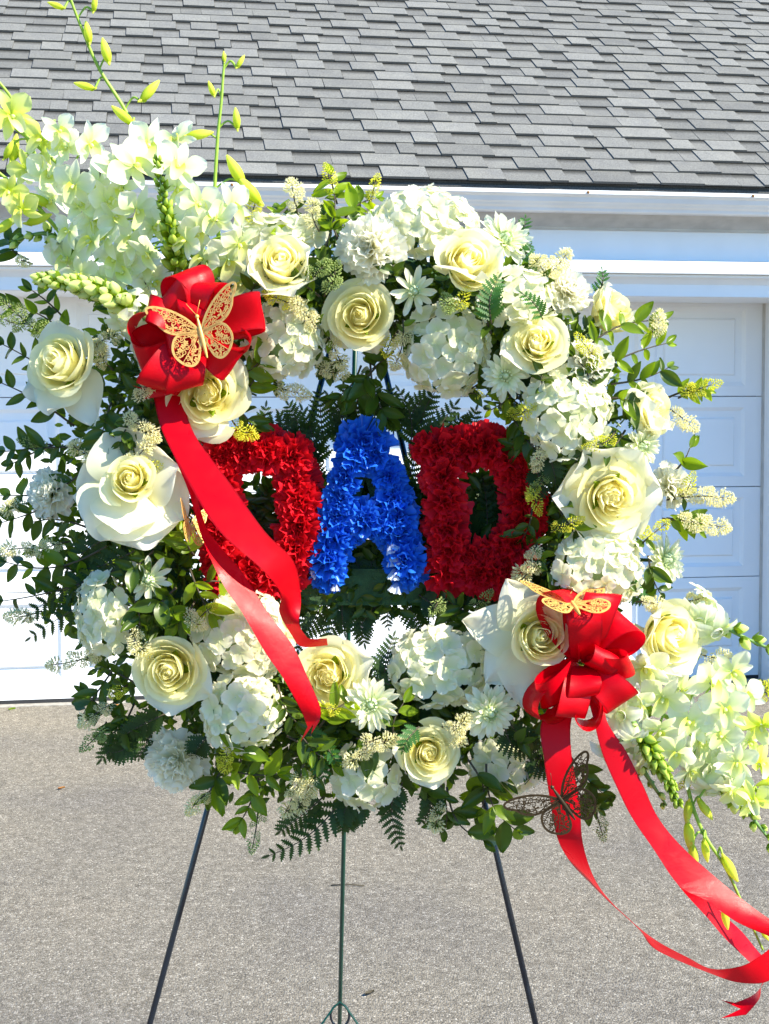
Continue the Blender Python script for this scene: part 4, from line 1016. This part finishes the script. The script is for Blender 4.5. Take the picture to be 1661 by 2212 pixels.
# ---------------------------------------------------------------- snapdragons
snapdragon([(388, 600, 1.80), (372, 520, 1.765), (355, 440, 1.755), (340, 345, 1.75)], 'upright dark green snapdragon bud spike among the upper orchids', 46, 34, 14, nflow=0)
snapdragon([(318, 690, 1.80), (262, 650, 1.755), (180, 618, 1.745), (86, 602, 1.74)], 'pale lime snapdragon bud spike pointing to the left edge', 46, 42, 20, True, nflow=4, fl=44)
snapdragon([(1496, 1318, 1.815), (1540, 1338, 1.80), (1610, 1378, 1.79), (1720, 1425, 1.78)], 'snapdragon with hanging white flowers crossing the shaded garage door', 9, 34, 26, True, nflow=6, fl=44)
snapdragon([(1335, 1510, 1.78), (1392, 1600, 1.735), (1435, 1670, 1.73), (1466, 1738, 1.73)], 'green snapdragon bud spike between the long ribbon and orchid buds', 46, 32, 12, nflow=4, fl=40)
snapdragon([(1500, 1620, 1.80), (1570, 1700, 1.76), (1620, 1760, 1.755), (1690, 1850, 1.75)], 'snapdragon with pale flowers drooping out at the right edge', 14, 32, 20, True, nflow=9, fl=44)
snapdragon([(1350, 1600, 1.82), (1400, 1680, 1.79), (1440, 1740, 1.79)], 'faded pinkish snapdragon flowers low beside the long ribbon', 4, 26, 20, True, nflow=5, fl=46)
snapdragon([(160, 545, 1.83), (100, 505, 1.81), (30, 520, 1.80)], 'short pale snapdragon in front of the garage ledge', 6, 30, 22, True, nflow=3, fl=40)
lm('the lime bud spike', 190, 625); lm('the green upright spike', 350, 450)
# ---------------------------------------------------------------- filigree butterflies
FW = [(.03, .10), (.20, .42), (.48, .74), (.80, .97), (1.0, 1.02), (1.03, .90), (.92, .70), (.86, .48), (.70, .26), (.42, .10), (.03, .0)]
HW = [(.03, .02), (.30, .10), (.58, .12), (.74, -.05), (.78, -.28), (.66, -.54), (.46, -.68), (.28, -.60), (.14, -.34), (.03, -.14)]
def inside(p, poly):
    c = False; n = len(poly)
    for i in range(n):
        a, b = poly[i], poly[i - 1]
        if (a[1] > p[1]) != (b[1] > p[1]) and p[0] < (b[0] - a[0]) * (p[1] - a[1]) / (b[1] - a[1] + 1e-9) + a[0]: c = not c
    return c
def strip(pts, w, close=False, th=.012):
    V, Fc = [], []; n = len(pts)
    for k in range(n):
        a = pts[k - 1] if (k or close) else pts[k]; b = pts[(k + 1) % n] if (k < n - 1 or close) else pts[k]
        d = Vector((b[0] - a[0], b[1] - a[1])); 
        if d.length < 1e-6: d = Vector((1, 0))
        d.normalize(); nx, ny = -d.y, d.x
        ww = w(k / (n - 1)) if callable(w) else w
        for z in (0, th):
            V += [Vector((pts[k][0] + nx * ww, pts[k][1] + ny * ww, z)), Vector((pts[k][0] - nx * ww, pts[k][1] - ny * ww, z))]
    for k in range(n if close else n - 1):
        a, b = 4 * k, 4 * ((k + 1) % n)
        Fc += [(a + 2, a + 3, b + 3, b + 2), (a, b, b + 1, a + 1), (a, a + 2, b + 2, b), (a + 1, b + 1, b + 3, a + 3)]
    return (V, Fc, [])
def wing_G(poly, seed):
    r_ = random.Random(seed)
    pl = [tuple(p) for p in spline(poly + [poly[0]], 5)][:-1]
    cx = sum(p[0] for p in pl) / len(pl); cy = sum(p[1] for p in pl) / len(pl)
    sh = lambda p, k: (cx + (p[0] - cx) * k, cy + (p[1] - cy) * k)
    parts = [(strip([sh(p, .97) for p in pl], .028, True), None)]
    root = poly[0]
    for k in range(0, len(pl), max(1, len(pl) // 9)):          # branching veins with leaves
        e = sh(pl[k], .93); a = (root[0] + .02, root[1] - .03)
        dx, dy = e[0] - a[0], e[1] - a[1]; bend = r_.uniform(-.10, .10)
        pts = [(a[0] + dx * t - dy * bend * sin(pi * t), a[1] + dy * t + dx * bend * sin(pi * t)) for t in [q / 10 for q in range(11)]]
        if all(inside(p, pl) for p in pts[2:9]): parts.append((strip(pts, .007), None))
    tries = 0; got = []
    while len(got) < 30 and tries < 2500:
        tries += 1
        p = (r_.uniform(0, 1.05), r_.uniform(-.7, 1.05))
        if not inside(p, [sh(q, .86) for q in pl]) or any(math.hypot(p[0] - g[0], p[1] - g[1]) < .10 for g in got): continue
        got.append(p); a0 = r_.random() * 6; sg = r_.choice((-1, 1))
        kind = r_.random()
        if kind < .55:                                        # scroll
            R0 = r_.uniform(.055, .085)
            pts = [(p[0] + R0 * (1 - t * .75) * cos(a0 + sg * t * 8), p[1] + R0 * (1 - t * .75) * sin(a0 + sg * t * 8)) for t in [q / 14 for q in range(15)]]
            parts.append((strip(pts, lambda t: .0095 * (1 - .3 * t)), None))
        elif kind < .85:                                      # leaf pair
            for da in (0, 2.2):
                pts = [(p[0] + t * .10 * cos(a0 + da), p[1] + t * .10 * sin(a0 + da)) for t in (0, .25, .5, .75, 1)]
                parts.append((strip(pts, lambda t: .021 * sin(pi * min(1, .08 + .9 * t))), None))
        else:                                                 # flower
            for q in range(5):
                a = a0 + q * 2 * pi / 5
                pts = [(p[0] + t * .062 * cos(a), p[1] + t * .062 * sin(a)) for t in (.15, .5, .8, 1)]
                parts.append((strip(pts, lambda t: .020 * sin(pi * min(1, .15 + .75 * t))), None))
    return join(parts)
def mirror(G): return ([Vector((-v[0], v[1], v[2])) for v in G[0]], [tuple(reversed(f)) for f in G[1]], G[2])
BODY = join([(ball(8, 8, lambda v: (-.62 + v * .98, .055 * sin(pi * (.05 + .9 * v)) ** .6)), Matrix.Rotation(R(90), 4, 'Z')),
             (ball(8, 5, lambda v: (.33 + v * .12, .05 * sin(pi * (.08 + .86 * v)))), Matrix.Rotation(R(90), 4, 'Z')),
             (tube([(0, .42, .02), (.10, .60, .06), (.17, .74, .06)], .007, 4), None), (tube([(0, .42, .02), (-.10, .60, .06), (-.17, .74, .06)], .007, 4), None)])
def butterfly(x, y, r, Y, zdir, roll, label, mat, dl=18, dr=18, spread=0):
    s = r * Y / F
    t = thing('butterfly', label, 'butterfly', frame(zdir, R(roll), at(x, y, Y)), 'filigree card butterflies')
    for nm, poly, sd in (('forewing', FW, 3), ('hindwing', HW, 9)):
        G = wing_G(poly, sd)
        for sg, dh in ((1, dr), (-1, dl)):
            me = mesh_of(nm, G if sg > 0 else mirror(G), M[mat], smooth=False)
            put(nm, me, t, Matrix.Scale(s, 4) @ Matrix.Rotation(-R(dh) * sg, 4, 'Y') @ Matrix.Rotation(-R(spread) * sg, 4, 'Z'))
    put('body', mesh_of('body', BODY, M[mat]), t, Matrix.Scale(s, 4))
    return t
butterfly(434, 718, 92, 1.705, (-.08, -1, .12), 15, 'gold filigree butterfly resting on the upper red bow', 'gold', 2, 14, 7)
butterfly(1212, 1728, 90, 1.715, (.1, -1, -.05), 35, 'dark bronze filigree butterfly in front of the lower bow tail', 'bronze', 2, 14, 13)
butterfly(1238, 1306, 96, 1.70, (.06, -.22, 1), 8, 'gold butterfly seen edge-on atop the lower red bow', 'gold', 10, 10)
butterfly(408, 1142, 52, 1.745, (.88, -.42, .3), -20, 'small reddish gold butterfly half hidden by the ribbon tails', 'gold', 20, 20)
lm('the upper bow', 420, 700); lm('the lower bow', 1250, 1430); lm('the bronze butterfly', 1200, 1720)

# ---------------------------------------------------------------- bows and ribbon tails
def loop_G(L, W, h, twist, sk):
    def fn(u, v):
        a = 2 * pi * v
        r = (1 - cos(a)) / 2
        w = W * .5 * (.30 + .70 * sin(pi * v) ** .45)
        tw = twist * sin(pi * v)
        x = L * r ** .8; z = h * sin(a) * (.35 + .65 * r ** .5) + .03 * L * sin(3 * u) * r
        y = u * w
        return (x + sk * y * r, y * cos(tw), z + y * sin(tw))
    return grid(8, 26, fn)
def strip3(stations, n=6, thick=.0):
    S = spline(stations, n)
    V, Fc, U = [], [], []
    for k, (x0, y0, d0, x1, y1, d1) in enumerate(S):
        a, b = at(x0, y0, d0), at(x1, y1, d1)
        for i in range(7):
            t = i / 6; p = a.lerp(b, t); p.y -= .0010 * sin(pi * t); V.append(p); U.append((t, k / 40))
    for k in range(len(S) - 1):
        for i in range(6):
            q = k * 7 + i; Fc.append((q, q + 1, q + 8, q + 7))
    return V, Fc, U
def bow(x, y, Y, loops, tails, label, group='red satin bows', ls=.93):
    root = Matrix.Translation(at(x, y, Y)); inv = root.inverted()
    t = thing('bow', label, 'bow', root, group)
    for an, L, W, h, fwd, roll in loops:
        d = Vector((cos(R(an)), -fwd, sin(R(an)))).normalized()
        side = d.cross(Vector((0, -1, 0))).normalized(); nrm = Matrix.Rotation(R(roll), 3, d) @ side.cross(d)
        if nrm.y > 0: nrm = -nrm
        m = along(d, nrm, d * .004, 1)
        put('loop', mesh_of('loop', loop_G(L * ls * PX, W * ls * PX, h * PX, rf.uniform(-.6, .6), rf.uniform(-.40, .40)), M['satin']), t, m)
    for st, ends in tails:
        V, Fc, U = strip3(st)
        if ends:                                               # swallow-tail end
            a, b = V[-7], V[-1]; m = (a + b) / 2
            b0 = len(V); e0, e1 = at(*ends[0]), at(*ends[1]); mid = a.lerp(b, .5)
            V += [e0, e1]; U += [(0, 1), (1, 1)]
            nb = b0 - 7
            Fc += [(nb, nb + 1, b0), (nb + 1, nb + 2, b0), (nb + 2, nb + 3, b0), (nb + 3, nb + 4, b0 + 1), (nb + 4, nb + 5, b0 + 1), (nb + 5, nb + 6, b0 + 1)]
        put('tail', mesh_of('tail', ([inv @ v for v in V], Fc, U), M['satin']), t)
    return t
tA = [(330, 845, 1.765, 396, 858, 1.765), (350, 930, 1.745, 420, 938, 1.745), (414, 1055, 1.725, 500, 1048, 1.728), (475, 1149, 1.712, 573, 1149, 1.72), (563, 1227, 1.712, 634, 1212, 1.735), (606, 1282, 1.735, 650, 1290, 1.76), (603, 1322, 1.76, 646, 1345, 1.745), (630, 1372, 1.765, 660, 1372, 1.752), (652, 1397, 1.77, 672, 1380, 1.755), (708, 1394, 1.775, 706, 1379, 1.755)]
tB = [(328, 850, 1.775, 392, 870, 1.775), (372, 975, 1.752, 405, 1000, 1.748), (407, 1061, 1.735, 425, 1070, 1.738), (436, 1160, 1.722, 452, 1150, 1.745), (478, 1256, 1.712, 522, 1235, 1.735), (524, 1325, 1.705, 580, 1325, 1.722), (572, 1408, 1.70, 632, 1394, 1.718), (611, 1464, 1.70, 662, 1457, 1.715), (650, 1535, 1.71, 692, 1528, 1.71), (664, 1570, 1.725, 690, 1558, 1.705)]
tC = [(372, 800, 1.755, 412, 818, 1.755), (338, 822, 1.745, 372, 850, 1.745), (308, 838, 1.74, 340, 858, 1.742)]
bow(420, 716, 1.742, [(97, 130, 84, 40, .15, 55), (72, 112, 80, 34, .35, -35), (125, 100, 78, 30, .3, 20), (16, 158, 84, 26, .2, -18), (-14, 126, 78, 34, .2, 50), (-42, 118, 78, 30, .3, 12), (178, 132, 84, 44, .05, 70), (205, 134, 82, 40, .1, -50), (152, 110, 78, 30, .35, 10), (238, 150, 88, 36, .25, 5), (262, 132, 82, 34, .35, -10), (88, 70, 70, 24, 1.0, 10), (300, 72, 70, 24, 1.0, -10), (200, 70, 70, 24, 1.0, 15)],
    [(tA, None), (tB, ((648, 1604, 1.72), (672, 1586, 1.71))), (tC, ((284, 832, 1.735), (312, 862, 1.738)))], 'upper red satin bow with a gold butterfly and two long tails')
tL = [(1182, 1530, 1.765, 1240, 1530, 1.765), (1167, 1575, 1.755, 1232, 1575, 1.755), (1175, 1640, 1.745, 1236, 1640, 1.745), (1187, 1723, 1.742, 1252, 1731, 1.74), (1203, 1808, 1.745, 1257, 1808, 1.725), (1232, 1862, 1.755, 1271, 1866, 1.715), (1271, 1904, 1.765, 1292, 1912, 1.71), (1317, 1950, 1.765, 1323, 1951, 1.705), (1352, 1981, 1.76, 1353.5, 1980, 1.70), (1383, 2011, 1.75, 1385, 2008, 1.69), (1408, 2045, 1.735, 1428, 2038, 1.69), (1458, 2072, 1.72, 1485, 2068, 1.685), (1535, 2103, 1.70, 1538, 2093, 1.68), (1592, 2122, 1.69, 1600, 2087, 1.675), (1653, 2122, 1.69, 1640, 2066, 1.68), (1690, 2095, 1.70, 1668, 2045, 1.69)]
tR = [(1268, 1500, 1.76, 1312, 1500, 1.76), (1282, 1555, 1.745, 1310, 1555, 1.745), (1301, 1628, 1.735, 1352, 1622, 1.735), (1332, 1700, 1.725, 1388, 1694, 1.728), (1365, 1766, 1.718, 1421, 1765, 1.724), (1410, 1832, 1.71, 1470, 1826, 1.72), (1466, 1912, 1.70, 1540, 1890, 1.72), (1523, 1944, 1.70, 1600, 1940, 1.715), (1592, 1992, 1.70, 1661, 1984, 1.71), (1680, 2032, 1.71, 1730, 2022, 1.71), (1740, 2075, 1.73, 1760, 2040, 1.73)]
tR2 = [(1424, 1852, 1.722, 1452, 1846, 1.73), (1443, 1882, 1.735, 1490, 1894, 1.745), (1477, 1927, 1.745, 1522, 1932, 1.76), (1523, 1977, 1.75, 1563, 1976, 1.77), (1569, 2030, 1.75, 1602, 2012, 1.77), (1619, 2078, 1.75, 1640, 2058, 1.77), (1650, 2110, 1.74, 1668, 2085, 1.75)]
tE = [(1700, 2060, 1.72, 1660, 2060, 1.72), (1672, 2100, 1.71, 1648, 2112, 1.715), (1646, 2126, 1.70, 1644, 2132, 1.725), (1640, 2158, 1.70, 1622, 2152, 1.72), (1612, 2192, 1.70, 1588, 2166, 1.715)]
bow(1256, 1432, 1.732, [(111, 176, 90, 46, .05, 62), (74, 168, 86, 30, .15, -12), (92, 130, 84, 30, .35, 5), (42, 142, 84, 38, .1, -60), (2, 108, 78, 34, .3, 12), (-44, 124, 84, 36, .25, -12), (-84, 138, 84, 40, .1, 65), (228, 158, 90, 46, .1, 72), (214, 122, 82, 34, .3, -12), (254, 124, 84, 34, .45, 5), (25, 74, 72, 26, 1.0, 40), (265, 84, 76, 28, 1.0, -8)],
    [(tL, None), (tR, None), (tR2, None), (tE, ((1556, 2200, 1.705), (1557, 2160, 1.72)))], 'lower red satin bow with an edge-on butterfly and trailing tails', ls=.90)

# ---------------------------------------------------------------- greenery, each piece told apart by its neighbours
USED = set()
def near_label(kind, x0, y0, x1, y1, tone=''):
    x, y = x0 * .35 + x1 * .65, y0 * .35 + y1 * .65
    dx, dy = x1 - x0, y0 - y1
    adj = ('upright' if dy > 0 else 'drooping') if abs(dy) > abs(dx) * 1.3 else ('left-pointing' if dx < 0 else 'right-pointing')
    size = 'long' if math.hypot(dx, dy) > 105 else 'short'
    S = sorted(LM, key=lambda l: math.hypot(l[1] - x, l[2] - y))[:6]
    def rel(l):
        ex, ey = x - l[1], y - l[2]
        return ('below' if ey > 0 else 'above') if abs(ey) > abs(ex) else ('right of' if ex > 0 else 'left of')
    c = []
    for a in range(6):
        c.append(f'{adj} {kind} {rel(S[a])} {S[a][0]}')
        c.append(f'{size} {adj} {tone + " " if tone else ""}{kind} {rel(S[a])} {S[a][0]}')
        for b in range(a): c.append(f'{adj} {kind} between {S[b][0]} and {S[a][0]}')
        for b in range(a): c.append(f'{size} {kind} between {S[b][0]} and {S[a][0]}')
    for t in c:
        if t not in USED and len(t.replace('-', ' ').split()) <= 16: USED.add(t); return t
    return c[0]
LS = """700 540 714 378 5 46 mb|745 470 812 428 3 42 mb|640 505 598 452 3 42 mb|730 520 690 455 3 38 dm|775 490 798 470 2 30 b
190 800 20 655 5 48 dm|170 880 8 745 5 46 d|160 920 5 828 4 44 d|180 965 12 975 4 46 d|200 1000 24 1070 4 46 dm|150 1070 6 1128 3 44 d|190 1140 70 1128 3 42 d|230 1180 15 1215 5 46 dm|230 1240 8 1298 4 48 d|200 1250 84 1195 3 44 d|250 1230 112 1325 4 46 dm
150 700 70 628 3 40 dm|120 960 30 1000 3 42 d|240 870 215 960 4 40 d|300 900 262 968 3 40 d|330 870 285 842 3 36 d|250 700 215 650 3 36 dm|310 960 260 1000 3 36 d
430 1260 508 1268 3 62 mb|410 1230 452 1325 3 56 mb|420 1300 385 1345 3 50 dm|420 1200 398 1155 3 44 mb|380 1270 330 1330 3 48 d|330 1190 270 1240 4 44 d|290 1290 300 1370 3 40 d
250 1440 178 1545 4 44 d|290 1520 230 1590 3 44 d|300 1480 220 1440 3 40 d|280 1560 190 1500 3 40 d|480 1660 452 1722 3 52 dm|520 1650 545 1588 3 48 mb|560 1680 515 1782 3 50 m|470 1650 600 1672 3 50 mb|620 1590 715 1648 3 46 dm|690 1570 762 1508 3 46 mb|640 1570 690 1620 3 44 d|600 1480 640 1560 3 40 d
850 1590 872 1518 2 52 m|1010 1640 1036 1760 4 52 dm|1050 1650 1110 1790 3 62 dm|1030 1690 1098 1675 2 58 d|950 1690 962 1790 3 46 d|965 1700 1042 1815 2 60 d|900 1690 930 1720 3 40 d|1230 1630 1300 1712 4 44 d|1240 1700 1290 1745 3 44 d|1180 1600 1140 1650 3 40 d|1100 1590 1150 1600 3 44 d|820 1600 770 1640 3 40 d
780 790 722 862 3 46 d|800 785 838 905 3 52 d|815 790 768 890 3 50 d|850 760 800 800 3 44 d|750 780 700 800 3 40 d
1240 780 1425 692 5 44 mb|1290 800 1438 742 4 42 mb|1320 830 1442 795 4 42 dm|1270 860 1240 770 3 46 dm|1440 860 1528 842 4 30 mb|1320 860 1372 880 3 50 dm|1110 850 1062 885 3 40 dm|1080 880 1130 950 4 40 dm|1140 950 1100 975 3 42 d|1455 1020 1490 968 1 46 m|1190 1070 1238 1150 3 44 dm|1150 1090 1128 1165 3 44 d|1440 1120 1508 1142 3 44 mb|1400 1200 1425 1280 4 44 dm|1360 1180 1340 1250 3 40 d|1350 930 1300 985 3 42 d|1280 960 1240 1000 3 40 d|1180 850 1170 800 3 40 d|1100 930 1160 980 3 40 d
520 810 572 768 2 56 m|520 850 556 800 2 50 dm|560 800 600 830 3 40 d|690 640 640 610 3 36 dm|660 690 700 740 3 40 d|720 600 690 560 3 40 d|860 720 900 745 3 40 d|1000 850 1045 820 3 40 d|470 620 440 570 3 40 dm|540 640 575 600 3 36 dm|870 620 850 560 3 36 d|1060 720 1050 670 3 38 d|1170 1300 1210 1260 3 36 d|1010 1330 970 1300 3 46 d|1060 1280 1000 1350 4 46 d|1360 1560 1390 1530 3 40 dm|1440 1590 1400 1640 3 40 d|330 800 300 850 3 36 d|60 560 20 520 3 44 dm|510 880 550 930 3 40 d"""
TW = {'d': ('leaf_d',), 'm': ('leaf_m',), 'b': ('leaf_b',)}
for row in LS.replace('\n', '|').split('|'):
    x0, y0, x1, y1, npr, L, cs = row.split(); x0, y0, x1, y1, npr, L = map(int, (x0, y0, x1, y1, npr, L))
    mats = [m for c in cs for m in TW[c]]
    hole = 715 < x1 < 850 and 780 < y1 < 910
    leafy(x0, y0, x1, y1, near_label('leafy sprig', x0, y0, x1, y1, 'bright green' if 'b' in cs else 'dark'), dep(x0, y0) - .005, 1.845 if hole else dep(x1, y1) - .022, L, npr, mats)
FS = """700 960 690 840 40 d|750 960 705 850 40 d|800 940 790 830 38 d|850 940 840 835 40 d|880 930 935 845 40 d|920 960 1000 900 40 d|600 980 560 905 36 d|660 960 620 870 38 d|960 960 1030 880 38 d|690 1010 650 878 40 d|725 970 742 828 38 d|775 940 758 845 36 d|700 1000 548 902 40 d|885 970 858 838 38 d|905 985 988 868 42 d|885 1000 975 905 36 d|900 960 962 818 36 d|690 1060 678 955 34 d|872 1060 902 945 34 d|530 970 575 872 34 d|640 980 600 890 34 d|830 900 812 820 30 d
700 1290 648 1385 40 d|765 1290 702 1405 42 d|792 1295 788 1395 40 d|832 1295 772 1375 38 d|880 1295 920 1372 40 d|905 1285 1000 1322 40 d|625 1290 642 1410 38 d|850 1290 840 1360 34 d|690 1280 610 1330 36 d|960 1290 985 1380 36 d|740 1280 745 1370 36 d
830 1470 852 1368 36 d|845 1480 792 1452 34 d|1050 1170 1042 1030 40 d|1085 1160 1060 1050 36 d|1030 1180 1020 1080 34 d|800 1270 795 1190 34 d|560 1210 565 1070 38 d|600 1200 590 1120 30 d|780 1280 760 1200 34 d
250 1240 48 1345 46 d|270 1260 55 1385 44 d|290 1190 128 1228 44 d|310 1550 215 1645 44 d|300 1590 228 1625 40 d|360 1540 258 1595 40 d|330 1580 300 1640 40 d|450 1590 420 1640 36 d|240 1160 150 1250 40 d
745 1720 570 1852 46 d|700 1720 600 1800 44 d|800 1720 752 1795 40 d|850 1690 868 1835 38 d|870 1690 825 1765 36 d|760 1720 740 1800 36 d|905 1570 868 1625 36 b|660 1560 702 1690 38 b|690 1600 730 1660 34 b|1100 1560 1185 1645 40 d|1090 1570 1140 1630 36 d|1150 1620 1200 1680 36 d|930 1690 905 1780 34 d
1110 520 1135 468 36 b|1090 500 1145 520 32 b|1062 700 1080 595 36 m|1172 690 1125 632 36 m|1288 640 1300 580 32 b|1120 560 1148 525 30 b|1040 640 1090 680 36 d|1150 1000 1160 1080 36 d|1170 960 1200 1050 38 d|1340 1240 1400 1300 34 m|1360 900 1400 940 34 m"""
for row in FS.replace('\n', '|').split('|'):
    x0, y0, x1, y1, L, c = row.split(); x0, y0, x1, y1, L = map(int, (x0, y0, x1, y1, L))
    hole = 460 < x0 < 1130 and 780 < y0 < 1300
    Ya, Yb = (1.885, 1.88) if hole else (dep(x0, y0) - .005, dep(x1, y1) - .018)
    if x0 in (1062, 1172, 905): Yb -= .03; Ya -= .03
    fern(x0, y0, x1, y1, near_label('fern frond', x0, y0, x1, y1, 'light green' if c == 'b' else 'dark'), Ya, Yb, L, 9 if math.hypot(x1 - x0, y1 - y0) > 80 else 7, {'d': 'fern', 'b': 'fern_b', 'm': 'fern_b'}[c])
BS = """645 470 630 398 w|690 500 676 438 w|548 500 551 438 y|728 440 708 372 y|800 440 812 392 y|670 610 700 575 g|700 640 725 585 g|640 660 590 640 y|690 720 640 655 w|705 720 738 790 w|680 790 732 806 w|580 830 655 852 w|500 905 540 938 y|860 715 834 765 y|870 690 850 795 w|965 675 1002 640 y|950 640 985 660 g|1150 620 1228 543 w|1185 610 1155 560 w|1300 800 1255 735 y|1385 735 1422 690 w|1465 860 1542 830 y|1440 880 1492 918 w|1330 930 1280 962 y|1000 850 1032 852 y|1095 900 1135 888 y|1150 1030 1160 1092 y|1162 960 1158 1008 w|1450 1080 1492 1040 y|1440 1080 1582 1078 w|1430 1120 1576 1142 w|1380 1180 1440 1130 y|1165 1160 1118 1245 w|1175 1190 1108 1275 w|1190 1150 1238 1128 y|1370 1300 1425 1308 w|1490 1400 1562 1418 w|1600 1500 1655 1488 y
120 745 6 650 g|165 760 95 700 g|180 770 255 722 w|245 800 208 742 w|110 960 55 955 g|260 900 332 942 w|225 985 158 962 w|300 1000 342 1008 y|270 1010 318 962 w|100 1185 12 1188 w|150 1170 88 1192 w|90 1320 28 1332 w|255 1400 98 1438 w|285 1350 312 1408 w|400 1320 430 1350 w|260 1510 182 1560 w|230 1560 188 1610 g|275 1480 240 1500 y|465 1700 415 1745 w|480 1670 492 1618 y|660 1640 612 1765 w|695 1650 640 1755 w|560 1720 545 1832 g|770 1595 842 1600 w|800 1600 758 1645 w|955 1570 1002 1558 w|980 1600 998 1602 w|945 1710 940 1788 w|1270 1690 1302 1805 g|740 1530 690 1528 y|60 700 10 690 g|70 1085 15 1100 w|180 640 140 560 w|70 570 45 562 w|340 640 310 600 w|1180 1010 1150 1060 g|300 870 320 830 w|1010 1310 1050 1290 g|950 1290 935 1320 g|520 640 490 680 w|430 1340 460 1310 y|1480 1300 1520 1290 w|1400 1620 1440 1600 y|1500 1640 1480 1690 y"""
for row in BS.replace('\n', '|').split('|'):
    x0, y0, x1, y1, c = row.split(); x0, y0, x1, y1 = map(int, (x0, y0, x1, y1))
    nm = {'w': 'creamy blossom sprig', 'y': 'yellow blossom sprig', 'g': 'green-budded blossom sprig'}[c]
    blossom(x0, y0, x1, y1, near_label(nm, x0, y0, x1, y1), dep(x0, y0) - .012, dep(x1, y1) - .036, c, 1.0, 2 if math.hypot(x1 - x0, y1 - y0) > 70 else 0)

# ---------------------------------------------------------------- litter on the asphalt
def on_ground(px, py):
    d = FWD + Vector((1, 0, 0)) * ((px - CX) / F) - UP * ((py - CY) / F)
    return Vector((0, 0, CAM_H)) + d * (CAM_H / -d.z)
lg = sheet(4, 6, 1.0, lambda v: .28 * max(.03, sin(pi * (.05 + .92 * v))), lambda u, v: .22 * abs(u) + .12 * v * v)
for px, py, s, a, lab in ((125, 1707, .040, 20, 'small curled brown leaf lying alone on the asphalt'), (262, 1528, .045, 160, 'yellowish fallen leaf at the foot of the garage door'), (18, 1535, .05, 10, 'green fallen leaves at the garage threshold by the left edge'), (789, 2153, .04, 30, 'dark dry leaf on asphalt beside the back easel leg')):
    s = s * .7
    o = put('fallen_leaf', mesh_of('fallen_leaf', lg, M['twig'] if 'dark' in lab else M['dleaf'] if 'green' not in lab else M['leaf_m']), None, Matrix.Translation(on_ground(px, py) + Vector((0, 0, .004))) @ Matrix.Rotation(R(a), 4, 'Z') @ Matrix.Scale(s, 4))
    tag(o, lab, 'leaf', 'fallen leaves')
p = on_ground(754, 1915)
o = put('fallen_twig', mesh_of('fallen_twig', tube([(-.06, 0, .004), (-.01, .006, .006), (.05, -.006, .005)], .002, 5), M['twig']), None, Matrix.Translation(p)); tag(o, 'thin dry twig on the asphalt behind the middle easel leg', 'twig')
